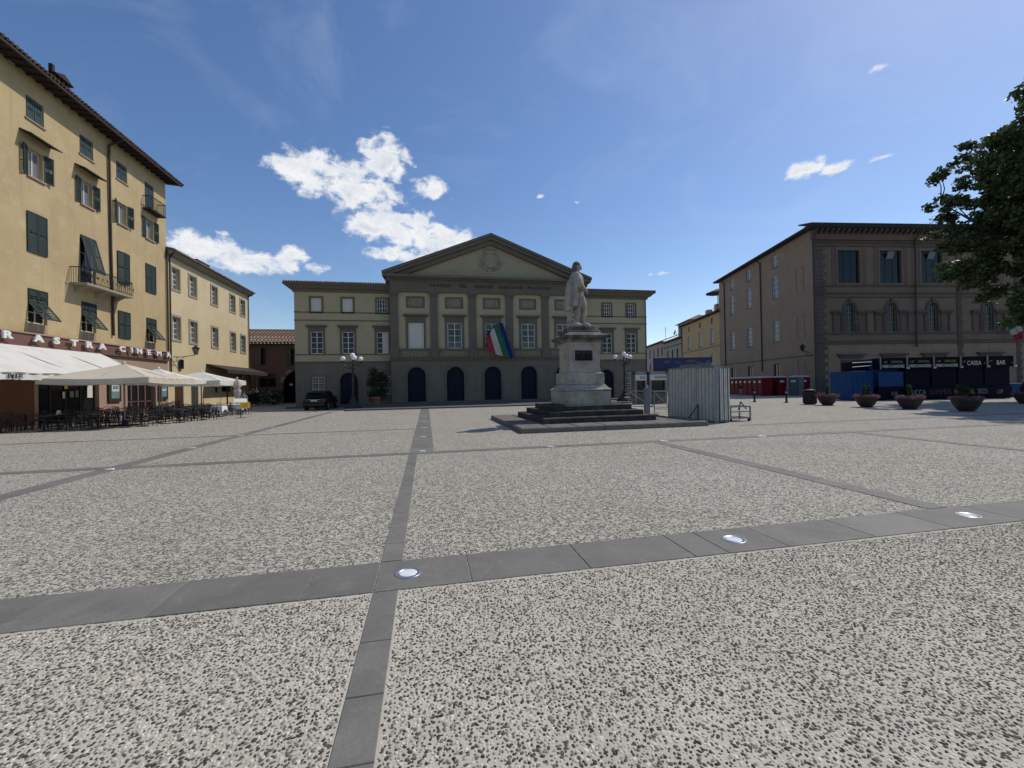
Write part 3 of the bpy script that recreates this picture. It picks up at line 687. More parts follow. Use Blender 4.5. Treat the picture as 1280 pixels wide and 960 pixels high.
    mb.add([(xl, 1, 11), (xl, 22, 11), (xl, 22, 13), (xl, 1, 13)], [(0, 1, 2, 3)]).add([(xr, 1, 11), (xr, 22, 11), (xr, 22, 13), (xr, 1, 13)], [(0, 1, 2, 3)])
    mb.build('roof', 'roof_dark', T)
    # crest
    mb = B(); sh = [(6.65+.62*math.cos(t)*(1 if math.sin(t) > 0 else .95), 14.6+.75*math.sin(t)) for t in [2*PI*k/18 for k in range(18)]]
    mb.prism(sh, -.16, -.02); cr = mb.build('crest', 'relief_plaster', T)
    mb = B().prism([(6.1, 15.3), (7.2, 15.3), (7.3, 15.62), (6.0, 15.62)], -.2, -.02)
    for k in range(5): mb.ball((6.13+k*.26, -.12, 15.72), .1, 8, 6)
    mb.build('crown', 'relief_plaster', cr); rr = random.Random(4); mb = B()
    for k in range(34):
        t = rr.uniform(PI*1.02, PI*1.98); q = rr.uniform(.85, 1.3); mb.ball((6.65+q*math.cos(t), -.04, 14.65+.95*q*math.sin(t)+.1), rr.uniform(.06, .13), 7, 5)
    for sx in (-1, 1):
        mb.path([(6.65+sx*.7, -.06, 15.2), (6.65+sx*.95, -.06, 14.9), (6.65+sx*.85, -.06, 14.5), (6.65+sx*1.1, -.06, 14.2), (6.65+sx*.8, -.06, 13.8), (6.65+sx*.3, -.06, 13.65)], [.05, .08, .07, .08, .07, .05])
    mb.build('garland', 'relief_plaster', cr, True)
    # --- wings (front plane at local y = 1)
    def wing(x0, x1, wc, low, doors, sgn):
        ops = [(c-.57, c+.57, 5.2, 7.38) for c in wc]+[(c-.5, c+.5, 9.3, 10.65) for c in wc]
        wall(B(), x0, x1, 4.37, 11.2, ops, 1, .2).build('wall', 'theatre_ochre', T)
        wall(B(), x0, x1, .0, 4.37, [(c-.58, c+.58, 1.15, 3.0) for c in low]+[(c-.83, c+.83, .25, 3.35, True) for c in doors], 1, .25).build('wall', 'theatre_base', T)
        side = x0 if sgn < 0 else x1
        B().add([(side, 1, 0), (side, 22, 0), (side, 22, 11.2), (side, 1, 11.2)], [(0, 1, 2, 3)]).build('side_wall', 'theatre_ochre', T)
        a, b = (x0-.03, x1) if sgn < 0 else (x0, x1+.03)
        for z in (4.37, 5.1, 8.42, 9.2): B().box(a, b, .93, 1.0, z, z+.09).build('band', 'theatre_grey', T)
        for i, c in enumerate(wc):
            rect_ring(B(), c-.57, c+.57, 5.2, 7.38, .19, .93, 1.02, False).build('window_surround', 'theatre_grey', T)
            B().box(c-.76, c+.76, .92, 1.02, 7.572, 7.76).box(c-.95, c+.95, .7, 1.02, 7.87, 7.98).box(c-.86, c+.86, .82, 1.02, 7.76, 7.87).build('hood', 'theatre_grey', T)
            w = window(T, O, c-.57, c+.57, 5.2, 7.38, 1.1, 2, 4, fw=.085, bar=.05)
            if (i == len(wc)-1 and sgn < 0): B().box(c+.03, c+.5, 1.08, 1.1, 5.28, 7.3).build('blind', 'white_shutter', w)
            rect_ring(B(), c-.5, c+.5, 9.3, 10.65, .15, .93, 1.02).build('window_surround', 'theatre_grey', T)
            if sgn < 0 and i < 2:
                w = B().box(c-.5, c+.5, 1.08, 1.12, 9.3, 10.65).build('shutter', 'white_shutter', T); mb = B()
                for k in range(4): mb.box(c-.46+k*.24, c-.28+k*.24, 1.06, 1.08, 9.36, 10.58)
                mb.build('panel', 'white_paint', w)
            else:
                w = window(T, O, c-.5, c+.5, 9.3, 10.65, 1.1, 4, 3, fw=.07, bar=.05)
        for c in low:
            w = window(T, O, c-.58, c+.58, 1.15, 3.0, 1.1, 2, 3, fw=.07); mb = B()
            for k in range(9): mb.box(c-.56+k*.14-.01, c-.56+k*.14+.01, 1.02, 1.04, 1.15, 3.0)
            for k in range(7): mb.box(c-.58, c+.58, 1.015, 1.025, 1.25+k*.27, 1.27+k*.27)
            mb.build('grille', 'white_paint', w)
            rect_ring(B(), c-.58, c+.58, 1.15, 3.0, .12, .96, 1.02).build('window_surround', 'theatre_grey', T)
        for c in doors:
            arch_ring(B(), c, .83, .13, .25, 3.35, .95, 1.02).build('door_surround', 'theatre_grey', T)
            d = B().prism(arch_poly(c, .83, .252, 3.345), 1.15, 1.2).build('door', 'blue_door', T)
            B().box(c-.012, c+.012, 1.13, 1.15, .26, 3.3).build('meeting_rail', 'blue_door', d)
        # cornice and roof
        e0, e1 = (x0-.75, x1) if sgn < 0 else (x0, x1+.75)
        f0, f1 = (x0-.35, x1) if sgn < 0 else (x0, x1+.35)
        prof = [(1.02, 11.2), (.9, 11.2), (.82, 11.42), (.6, 11.5), (.36, 11.78), (.22, 11.8), (.22, 11.98), (1.02, 11.98)]
        B().prismx(prof, *((x0-.0, x1) if sgn < 0 else (x0, x1+.0))).build('cornice', 'theatre_grey', T)
        # return of the cornice at the free corner
        mb = B(); n = len(prof)
        outs = [1.02-p[0] for p in prof]
        vs = []; cx = side
        for (yy, zz), o_ in zip(prof, outs): vs += [(cx, yy, zz), (cx+sgn*o_, yy, zz), (cx+sgn*o_, 10, zz)]
        fs = []
        for k in range(n-1): fs += [(3*k, 3*k+1, 3*k+4, 3*k+3), (3*k+1, 3*k+2, 3*k+5, 3*k+4)]
        mb.add(vs, fs).build('cornice_return', 'theatre_grey', T)
        rf = B().add([(e0, .18, 12.0), (e1, .18, 12.0), (e1, 9, 13.3), (e0 + (5 if sgn < 0 else 0), 9, 13.3)] if sgn < 0 else [(e0, .18, 12.0), (e1, .18, 12.0), (e1-5, 9, 13.3), (e0, 9, 13.3)], [(0, 1, 2, 3)])
        rf = rf.build('roof', 'roof_dark', T)
        mb = B()
        k = e0+.1
        while k < e1:                                         # rows of barrel tiles ending at the eave
            mb.path([(k, .14, 12.03), (k, 1.6, 12.25), (k, 5.0, 12.76)], [.075, .075, .07], 6); k += .23
        mb.build('tile', 'roof_tile', rf)
    wing(-12.32, -3.36, (-10.34, -7.46, -4.2), (-10.25, -4.1), (-7.44,), -1)
    wing(16.62, 24.52, (19.77, 22.66), (22.5,), (17.2, 19.6), 1)
    MB(O).tube([(-3.42, .9, .3), (-3.42, .9, 11.1)], .06).build('downpipe', 'copper_pipe', T)
    MB(O).tube([(24.42, .9, .3), (24.42, .9, 11.1)], .05).build('downpipe', 'copper_pipe', T)
    return T
theatre()
def tread(name, label, x0, x1, y0, y1, z0, z1, step=1.6):
    """step of separate long kerb stones along its front, flagged top behind"""
    r = thing(name, label, 'steps'); r['kind'] = 'structure'; x = x0; MBs = {}
    while x < x1-.01:
        e = min(x+step, x1); k = round(e-x, 3)
        if k not in MBs: MBs[k] = MB().bevbox(-k/2+.004, k/2-.004, 0, .42, z0-.05, z1, .015).mesh('kerb', 'kerb_stone')
        o = obj('kerb', MBs[k], r); o.location = ((x+e)/2, y0, 0); x = e
    MB().box(x0, x1, y0+.425, y1, z0-.05, z1-.003).build('flagging', 'kerb_stone', r); return r
tread('theatre_terrace', 'low stone terrace step along the front of the theatre', -6.4, 20.2, 35.4, 40.2, 0, .12)
tread('theatre_step', 'upper stone step under the arched doors of the theatre', -5.6, 19.8, 40.2, 43.1, .1, .25)
tread('wing_pavement', 'narrow stone pavement under the theatre wing beside the car', -12.9, -6.45, 42.9, 44.1, 0, .16)

# ================================================================== monument
MC = (7.0, 18.75)
def monument():
    Pm = thing('statue_platform', 'low square stone platform and dark steps carrying the marble statue', 'platform', (MC[0], MC[1], 0))
    # flagged platform: border slabs one by one
    hx0, hx1, hy = -3.65, 4.0, 3.7; z1 = .2
    def run(x0, x1, y0, y1, n, along):
        for k in range(n):
            if along: a, b = x0+(x1-x0)*k/n, x0+(x1-x0)*(k+1)/n; MB().bevbox(a+.005, b-.005, y0, y1, -.05, z1+random.uniform(-.006, .004), .035).build('slab', 'platform_stone', Pm)
            else: a, b = y0+(y1-y0)*k/n, y0+(y1-y0)*(k+1)/n; MB().bevbox(x0, x1, a+.005, b-.005, -.05, z1+random.uniform(-.006, .004), .035).build('slab', 'platform_stone', Pm)
    run(hx0, hx1, -hy, -hy+1.35, 7, True); run(hx0, hx1, hy-1.35, hy, 7, True); run(hx0, hx0+1.3, -hy+1.355, hy-1.355, 4, False); run(hx1-1.3, hx1, -hy+1.355, hy-1.355, 4, False)
    MB().box(hx0+1.3, hx1-1.3, -hy+1.355, hy-1.355, -.05, .18).build('core', 'platform_stone', Pm)
    for h, a, b in ((2.45, .2, .43), (2.08, .43, .65), (1.72, .65, .87)):
        n = 4
        for k in range(n):
            x0, x1 = -h+2*h*k/n, -h+2*h*(k+1)/n
            MB().bevbox(x0+.004, x1-.004, -h, -h+.55, a-.03, b+random.uniform(-.008, .006), .03).build('step_block', 'step_stone', Pm)
            MB().bevbox(x0+.004, x1-.004, h-.55, h, a-.03, b, .03).build('step_block', 'step_stone', Pm)
            if 0 < k < n: pass
        for k in range(3):
            y0, y1 = -h+.555+(2*h-1.11)*k/3, -h+.555+(2*h-1.11)*(k+1)/3
            for sx in (-1, 1): MB().bevbox(*( (-h, -h+.55) if sx < 0 else (h-.55, h)), y0+.004, y1-.004, a-.03, b+random.uniform(-.008, .006), .03).build('step_block', 'step_stone', Pm)
        MB().box(-h+.55, h-.55, -h+.55, h-.55, a-.03, b-.01).build('core', 'step_stone', Pm)
    S = thing('statue_pedestal', 'tall weathered marble pedestal with dark bronze plaque and black stained cornice', 'pedestal', (MC[0], MC[1], .865))
    z = -.865
    MB().lathe([(1.06, 0), (1.07, .02), (1.07, .6), (1.02, .62)], n=4, sq=True).build('plinth', 'marble', S)
    MB().lathe([(1.1, .621), (1.1, .665), (1.0, .73), (.9, .86), (.82, .9)], sq=True).build('lower_moulding', 'marble', S)
    MB().lathe([(.86, .9), (.86, 1.36), (.84, 1.4), (.74, 1.44), (.74, 1.62)], sq=True).build('sub_base', 'marble', S)
    for sy in (-1, 1): MB().box(-.62, .62, sy*.86-(.03 if sy < 0 else 0), sy*.86+(.03 if sy > 0 else 0), .98, 1.3).build('carved_panel', 'marble', S)
    for sx in (-1, 1): MB().box(sx*.86-(.03 if sx < 0 else 0), sx*.86+(.03 if sx > 0 else 0), -.62, .62, .98, 1.3).build('carved_panel', 'marble', S)
    MB().lathe([(.72, 1.62), (.72, 2.66), (.75, 2.7), (.77, 2.78)], sq=True).build('die', 'marble', S)
    mb = MB(); rect_ring(mb, -.48, .36, 1.95, 2.42, .05, -.76, -.715); f = mb.build('plaque_frame', 'marble', S)
    pq = MB().box(-.479, .359, -.745, -.715, 1.951, 2.419); pq = pq.build('plaque', 'bronze_plaque', f)
    rr = random.Random(9); mb = MB()
    for k in range(9):
        x = -.4+k*.085; h = rr.uniform(.16, .32); mb.path([(x, -.748, 1.97), (x, -.765, 1.97+h*.5), (x, -.752, 1.97+h)], [.035, .045, .022], 6)
        mb.ball((x, -.757, 1.99+h), .026, 6, 5)
    mb.build('relief_figures', 'bronze_plaque', pq, True)
    for zz in (1.83, 2.05, 2.27, 2.5):
        for sx in (-1,): MB().box(-.735, -.7, -.72+.06, .72-.06, zz, zz+.17).build('side_block', 'marble', S)
    MB().lathe([(.8, 2.781), (.84, 2.86), (.98, 2.95), (1.02, 2.97), (1.02, 3.08), (.98, 3.1)], sq=True).build('cornice', 'marble_black', S)
    MB().lathe([(.96, 3.1), (.8, 3.2), (.68, 3.26), (.68, 3.32), (.58, 3.36), (.58, 3.5)], sq=True).build('cap', 'marble_black', S)
    # small mossy scatter is left to the stone material
    # --- the figure, facing right with its back to the square
    G = thing('statue', 'white marble standing figure of a man in long cloak on the pedestal', 'statue', (MC[0], MC[1], 4.365))
    mb = MB(); H = 2.95; rr = random.Random(3)
    # rock base and tree-stump support (left = the figure's back)
    def rock(u, v, c=(0, 0), R=.58, h=.2):
        return None
    for k in range(30):
        a = rr.uniform(0, 2*PI); q = rr.uniform(.1, .44); mb.ball((q*math.cos(a), q*math.sin(a), rr.uniform(.02, .12)), rr.uniform(.1, .16), 8, 6, .75)
    mb.path([(-.3, .08, 0), (-.34, .05, .3), (-.3, .06, .62), (-.26, .05, .95)], [.2, .15, .17, .12], 10)
    for k in range(22): mb.ball((-.31+rr.uniform(-.16, .14), .02+rr.uniform(-.18, .16), rr.uniform(.1, .95)), rr.uniform(.05, .085), 7, 5)
    # legs
    mb.path([(-.02, -.1, .1), (-.03, -.1, .3), (-.02, -.1, .62), (-.01, -.1, .85), (-.03, -.09, 1.15), (-.05, -.06, 1.5)], [.075, .085, .115, .1, .14, .17], 12)
    mb.path([(.25, .12, .1), (.24, .12, .3), (.25, .12, .6), (.27, .11, .86), (.16, .1, 1.1), (.03, .07, 1.5)], [.07, .085, .115, .11, .14, .17], 12)
    mb.path([(-.1, -.1, .13), (.02, -.12, .14), (.14, -.13, .11)], [.07, .075, .045], 8); mb.path([(.19, .12, .13), (.32, .1, .14), (.44, .09, .11)], [.07, .075, .045], 8)
    # breeches over the thighs
    mb.path([(.27, .1, .92), (.2, .1, 1.08), (.08, .08, 1.35), (.0, .04, 1.6)], [.13, .18, .22, .24], 12)
    mb.path([(-.02, -.1, .95), (-.03, -.09, 1.15), (-.04, -.06, 1.45)], [.13, .17, .22], 12)
    # torso
    mb.path([(-.02, 0, 1.4), (0, 0, 1.65), (-.02, 0, 1.95), (-.05, 0, 2.25), (-.05, 0, 2.42), (-.03, 0, 2.5)], [.26, .24, .27, .28, .2, .11], 14)
    for sy in (-1, 1): mb.ball((-.05, sy*.25, 2.26), .16, 10, 8)
    # near arm: bent, forearm across to the front, wide sleeve
    mb.path([(-.05, -.3, 2.28), (-.02, -.4, 2.05), (.02, -.42, 1.84), (.14, -.36, 1.72), (.28, -.22, 1.64), (.34, -.12, 1.62)], [.15, .165, .16, .12, .085, .06], 10)
    mb.path([(-.05, .3, 2.28), (.02, .4, 2.0), (.08, .4, 1.85), (.2, .3, 1.72), (.3, .12, 1.66), (.34, 0, 1.63)], [.15, .155, .14, .11, .08, .06], 10)
    for k in range(4): mb.path([(.33, -.12+k*.03, 1.66-k*.028), (.4, -.09+k*.03, 1.63-k*.028), (.42, -.04+k*.03, 1.58-k*.028)], [.024, .022, .018], 6)
    mb.path([(.31, -.13, 1.66), (.36, -.15, 1.71), (.4, -.14, 1.74)], [.026, .022, .017], 6)
    # head, beard, long hair
    mb.path([(-.03, 0, 2.42), (-.01, 0, 2.58)], [.1, .095], 10)
    mb.ball((.02, 0, 2.74), .15, 12, 9, 1.22); mb.ball((-.03, 0, 2.77), .165, 12, 9, 1.1); mb.ball((.13, 0, 2.66), .06, 8, 6, 1.3); mb.ball((.165, 0, 2.73), .03, 6, 5, 1.4)
    for sy in (-1, 1): mb.ball((.0, sy*.15, 2.73), .035, 6, 5, 1.4)
    # cloak: hanging sheet from the shoulders round the back with deep folds
    def cloak(u, v, thick=0):
        a = rad(62)+rad(236)*u                       # sweeps round the back
        z = 2.43-1.62*v+ .1*math.sin(u*9)*v
        R = .3+.14*v*(.8+.2*math.sin(u*5))+(.06+.04*v)*math.sin(u*30+v*1.5)*min(1, v*3)
        sh = 1-.55*max(0, 1-v*5)
        return (-.08+R*1.0*math.cos(a)*sh*(.95)-.03*v, R*1.28*math.sin(a)*sh, z)
    mb.grid(64, 26, cloak); mb.grid(64, 26, lambda u, v: tuple(Vector((-.05, 0, cloak(u, v)[2]))+(Vector(cloak(u, v))-Vector((-.05, 0, cloak(u, v)[2])))*.84))
    for vv in (0, 1):
        mb.grid(64, 1, lambda u, t, vv=vv: tuple(Vector(cloak(u, vv)).lerp(Vector((-.05, 0, cloak(u, vv)[2]))+(Vector(cloak(u, vv))-Vector((-.05, 0, cloak(u, vv)[2])))*.84, t)))
    for uu in (0, 1):
        mb.grid(1, 26, lambda t, v, uu=uu: tuple(Vector(cloak(uu, v)).lerp(Vector((-.05, 0, cloak(uu, v)[2]))+(Vector(cloak(uu, v))-Vector((-.05, 0, cloak(uu, v)[2])))*.84, t)))
    # rolled collar
    mb.path([(.1, -.12, 2.3), (-.05, -.22, 2.44), (-.17, 0, 2.48), (-.05, .22, 2.44), (.1, .12, 2.3)], [.05, .065, .07, .065, .05], 8)
    fig = mb.build('figure', 'marble_fig', G, True)
    mb = MB(); mb.ball((-.035, 0, 2.79), .175, 12, 9, 1.1)
    mb.path([(-.1, -.1, 2.78), (-.12, -.1, 2.62), (-.12, -.09, 2.5)], [.07, .075, .06], 8); mb.path([(-.1, .1, 2.78), (-.12, .1, 2.62), (-.12, .09, 2.5)], [.07, .075, .06], 8); mb.path([(-.14, 0, 2.78), (-.16, 0, 2.6), (-.15, 0, 2.48)], [.08, .09, .07], 8)
    hr = mb.build('hair', 'marble_soot', G, True); h_ = hr.modifiers.new('remesh', 'REMESH'); h_.mode = 'VOXEL'; h_.voxel_size = .02; h_.use_smooth_shade = True
    rm = fig.modifiers.new('remesh', 'REMESH'); rm.mode = 'VOXEL'; rm.voxel_size = .016; rm.use_smooth_shade = True
    tx = bpy.data.textures.new('chisel', 'CLOUDS'); tx.noise_scale = .07
    dm = fig.modifiers.new('chisel', 'DISPLACE'); dm.texture = tx; dm.strength = .02; dm.mid_level = .5
    G.rotation_euler = (0, 0, rad(-14)); G.scale = (1.12, 1.12, 1.05)
monument()

# ================================================================== left side: cinema building
def cinema():
    T = thing('cinema_building', 'tall ochre five storey building with dark green shutters and cinema sign', 'building', (-22, 34, 0), PI/2)
    O = Matrix.Translation((-34, 0, 0))          # lay out with s = world Y, outside is -y
    def B(): return MB(O)
    cs = [29.5, 33.3, 36.65, 39.85]; s0, s1 = 20.0, 42.05
    ext = [25.6, 21.9]
    ops = []
    for c in cs+ext: ops += [(c-.58, c+.58, 17.57, 18.86), (c-.47, c+.47, 14.33, 15.9), (c-.64, c+.64, 9.95, 12.2), (c-.62, c+.62, 5.85, 7.8)]
    ops[3*4] = (cs[3]-.58, cs[3]+.58, 16.7, 18.86); ops[1*4+2] = (cs[1]-.66, cs[1]+.66, 8.92, 12.2)
    wall(B(), s0, s1, 5.25, 20.1, ops, 0, .28).build('wall', 'ochre_wall', T)
    B().add([(s1, 0, 0), (s1, 12, 0), (s1, 12, 20.1), (s1, 0, 20.1)], [(0, 1, 2, 3)]).build('side_wall', 'ochre_wall', T)
    B().add([(s0, 0, 0), (s0, 12, 0), (s0, 12, 20.1), (s0, 0, 20.1)], [(3, 2, 1, 0)]).build('side_wall', 'ochre_wall', T)
    # ground floor
    gops = [(29.45, 34.1, 0, 3.3), (36.9, 40.3, .1, 2.75)]
    wall(B(), 29.2, s1, .0, 4.58, gops, .0, .5).build('ground_wall', 'rose_wall', T)
    wall(B(), s0, 29.2, .0, 4.58, [], .0, .5).build('ground_wall', 'umber_wall', T)
    B().box(29.45, 34.1, 1.6, 1.65, 0, 3.3).build('shop_interior', 'interior_dark', T); B().box(29.45, 34.1, .3, 1.6, 3.28, 3.32).build('shop_ceiling', 'interior_dark', T)
    mb = B()
    for x in (29.5, 30.6, 31.7, 32.9, 34.05): mb.box(x-.05, x+.05, .25, .33, 0, 3.28)
    mb.box(29.5, 34.05, .25, .33, 2.5, 2.58); sf = mb.build('shopfront', 'dark_wood', T)
    B().box(29.55, 34.0, .3, .31, .3, 3.2).build('pane', 'glass_dark', sf)
    for x, z, w_, h_, mt in ((31.6, 2.1, .22, .22, 'menu_yellow'), (31.45, 1.5, .16, .42, 'label_white'), (32.0, 1.55, .3, .4, 'letter_grey'), (32.45, 1.55, .2, .45, 'letter_grey'), (33.4, 1.5, .45, 1.5, 'label_white')):
        B().box(x, x+w_, .22, .25, z, z+h_).build('notice', mt, sf)
    # cinema doors
    D = B(); 
    for x in (36.95, 37.75, 38.55, 39.4, 40.25): D.box(x-.07, x+.07, .25, .33, .1, 2.75)
    D.box(36.95, 40.25, .25, .33, 2.62, 2.75).box(36.95, 40.25, .25, .33, .1, .5).box(36.95, 40.25, .25, .33, 1.05, 1.12); dr = D.build('door', 'sign_brown', T)
    for k in range(4): B().box((37.02, 37.82, 38.62, 39.47)[k], (37.68, 38.48, 39.33, 40.18)[k], .3, .31, .5, 2.62).build('pane', 'glass_dark', dr)
    # poster cases
    for c, m_ in ((35.45, 'poster'), (41.15, 'poster')):
        f = B().box(c-.62, c+.62, -.12, .0, 1.15, 2.75).build('poster_case', 'dark_wood', T)
        B().box(c-.4, c+.4, -.135, -.121, 1.4, 2.6).build('poster', m_, f)
        B().box(c-.36, c+.36, -.14, -.136, 1.9, 2.5).build('poster_print', 'label_white', f)
        if m_ == 'poster': B().box(c-.28, c+.3, -.145, -.141, 2.05, 2.3).build('poster_print', 'poster', f)
    # sign band with letters
    sb = B().box(s0, s1-.02, -.12, .0, 4.58, 5.2).build('sign_band', 'sign_brown', T)
    B().box(s0, s1-.01, -.2, .0, 5.2, 5.28).build('string_course', 'rose_wall', sb); B().box(s0, s1-.01, -.18, .0, 4.46, 4.58).build('sign_rail', 'sign_brown', sb)
    def word(t, ys):
        for ch, y in zip(t, ys): lettering('letter', ch, .52, (y-34, -.34, 4.8), 'letter_white', sb, 1.65, extrude=.05, bold=.022); 
    word('R', [27.2]); word('ASTRA', [29.05, 30.25, 31.55, 32.75, 33.92]); word('CINEMA', [35.85, 36.85, 37.7, 38.85, 40.15, 41.5])
    # windows
    def shut_pair(par, c, w, z0, z1, ang, y=-.02):
        for sx in (-1, 1):
            M = O @ pt(c+sx*w/2, y, z0) @ rzm((PI if sx > 0 else 0)+(-1 if sx < 0 else 1)*ang*1.0)
            if sx > 0: M = O @ pt(c+w/2, y, z0) @ Matrix.Diagonal((-1, 1, 1, 1)) @ rzm(-ang)
            else: M = O @ pt(c-w/2, y, z0) @ rzm(-ang)
            louvre(MB(M), w/2-.01, z1-z0).build('shutter', 'shutter_green', par)
    for i, c in enumerate(cs+ext):
        z0 = 16.72 if i == 3 else 17.59
        w = window(T, O, c-.56, c+.56, z0, 18.84, .06, 2, 1, 'shutter_teal', 'interior_dark', .07, .06)
        for sx in (0, 1): louvre(MB(O @ pt(c-.5+sx*.52, .06, z0+.06)), .47, 18.72-z0, .03).build('shutter', 'shutter_teal2', w)
        B().box(c-.66, c+.66, -.07, .05, z0-.12, z0-.03).build('sill', 'rose_wall', w)
        w = window(T, O, c-.46, c+.46, 14.35, 15.88, .2, 2, 1, 'white_paint', 'glass_pale', .06, .04)
        shut_pair(w, c, 1.02, 14.3, 15.93, rad(168 if i % 2 else 160)); B().box(c-.6, c+.6, -.1, .05, 14.2, 14.29).build('sill', 'rose_wall', w)
        if i < 2: B().prismx([(0, 16.62), (-.62, 16.38), (-.62, 16.44), (0, 16.7)], c-1.02, c+1.02).build('rain_hood', 'eave_wood', w)
        za = 8.92 if i == 1 else 9.95
        w = window(T, O, c-.6, c+.6, za, 12.18, .15, 2, 3, 'white_paint', 'glass_dark', .07, .04)
        if i == 1:      # tall leaves pushed out at the foot
            for sx in (-1, 1):
                M = O @ pt(c+sx*.33, -.02, 12.2) @ rxm(rad(-13)) @ pt(-.32, 0, -2.45); louvre(MB(M), .64, 2.45).build('shutter', 'shutter_green', w)
            louvre(MB(O @ pt(c-.66, -.0, 8.95)), .64, .85, n=8).build('shutter', 'shutter_green', w)
        else: shut_pair(w, c, 1.3, za-.03, 12.22, rad(2 if i != 2 else 9))
        w = window(T, O, c-.6, c+.6, 5.87, 7.78, .15, 2, 3, 'white_paint', 'glass_dark', .07, .04)
        if i == 2: shut_pair(w, c, 1.28, 5.83, 7.82, rad(3))
        else:
            for sx in (-1, 1):      # upper frame fixed, lower flap propped outward
                louvre(MB(O @ pt(c+sx*.32-.31, -.01, 6.85)), .62, .97, n=8).build('shutter', 'shutter_green', w)
                M = O @ pt(c+sx*.32, -.05, 6.95) @ rxm(rad(-36)) @ pt(-.31, 0, -1.1); louvre(MB(M), .62, 1.1, n=10).build('shutter_flap', 'shutter_green', w)
            B().box(c-.6, c-.08, -.012, .0, 5.35, 5.8).box(c+.08, c+.6, -.012, .0, 5.35, 5.8).build('sill_panel', 'rose_wall', w)
    # eave: timber soffit, rafters, tiles
    B().prismx([(.2, 20.1), (-.95, 20.02), (-.95, 20.1), (.2, 20.3)], s0, s1+.55).build('eave', 'eave_wood', T)
    raf = MB().prismx([(.0, 19.98), (-.9, 19.9), (-.9, 20.02), (.0, 20.1)], -.06, .06).mesh('rafter', 'eave_wood')
    y = s0+.3
    while y < s1+.4: o = obj('rafter', raf, T); o.location = (y-34, 0, 0); y += .62
    rf = B().add([(s0, -1.0, 20.12), (s1+.6, -1.0, 20.12), (s1+.6, 7, 22.2), (s0, 7, 22.2)], [(0, 1, 2, 3)]).build('roof', 'roof_dark', T)
    k = s0; mb = B()
    while k < s1+.6: mb.path([(k, -1.12, 20.16), (k, 0, 20.42), (k, 6.5, 22.1)], [.1, .1, .09], 7); k += .26
    mb.build('tile', 'tile_dark', rf)
    MB(O).tube([(s0, -1.02, 19.98), (s1+.5, -1.02, 19.98)], .075, 8).build('gutter', 'copper_pipe', T)
    B().tube([(35.2, -1.02, 19.95), (35.2, -.12, 19.45), (35.28, -.1, 12), (35.42, -.1, 5.9)], .075, 8).build('downpipe', 'copper_pipe', T)
    B().tube([(41.95, -.1, 14.2), (41.95, -.1, 4.6)], .06, 8).build('downpipe', 'copper_pipe', T)
    # chimney with arcaded cap
    ch = B().box(31.25, 32.45, .3, 1.0, 20.3, 21.3).build('chimney', 'sign_brown', rf)
    mb = B()
    for x in (31.29, 31.62, 31.95, 32.3): mb.box(x-.04, x+.1, .3, 1.0, 21.3, 21.7)
    mb.prism([(31.1, 21.7), (32.6, 21.7), (31.85, 22.05)], .15, 1.15).box(31.4, 31.6, .5, .7, 21.9, 22.4); mb.build('chimney_cap', 'tile_dark', ch)
    # balconies
    bal = B().prism([(31.75, 8.72), (36.15, 8.72), (36.15, 8.86), (31.75, 8.86)], -.95, 0); b1 = bal.build('balcony', 'relief_plaster', T)
    mb = B()
    for x in (32.2, 33.9, 35.7): mb.prismx([(0, 8.3), (0, 8.72), (-.75, 8.72)], x-.08, x+.08)
    mb.build('bracket', 'relief_plaster', b1); mb = B(); e = .03
    for y_, a, b_ in ((-.9, 31.8, 36.1),):
        mb.box(a, b_, y_-.02, y_+.02, 9.82, 9.87).box(a, b_, y_-.015, y_+.015, 8.95, 8.98)
        k = a
        while k < b_:
            mb.path([(k, y_, 8.86), (k, y_-.06, 9.1), (k, y_-.07, 9.3), (k, y_, 9.6), (k, y_, 9.83)], [.012]*5, 5); k += .13
            if int(k*7) % 3 == 0: mb.tube([(k+.06+.05*math.cos(t), y_-.02, 9.35+.09*math.sin(t)) for t in [2*PI*q/8 for q in range(9)]], .01, 4)
    for x in (31.8, 36.1):
        mb.box(x-.02, x+.02, -.9, 0, 9.82, 9.87); q = -.85
        while q < 0: mb.cone((x, q, 8.86), (x, q, 9.83), .012, .012, 5); q += .13
    mb.build('railing', 'iron', b1)
    b2 = B().box(38.95, 40.95, -.62, 0, 16.5, 16.62).build('balcony', 'eave_wood', T); mb = B()
    mb.box(38.97, 40.93, -.61, -.57, 17.55, 17.6)
    for k in range(19): x = 39+k*.106; mb.cone((x, -.59, 16.6), (x, -.59, 17.56), .012, .012, 5)
    for x in (38.98, 40.92):
        mb.box(x-.015, x+.015, -.6, 0, 17.55, 17.6)
        for q in range(5): mb.cone((x, -.55+q*.12, 16.6), (x, -.55+q*.12, 17.56), .012, .012, 5)
    mb.build('railing', 'iron', b2)
cinema()
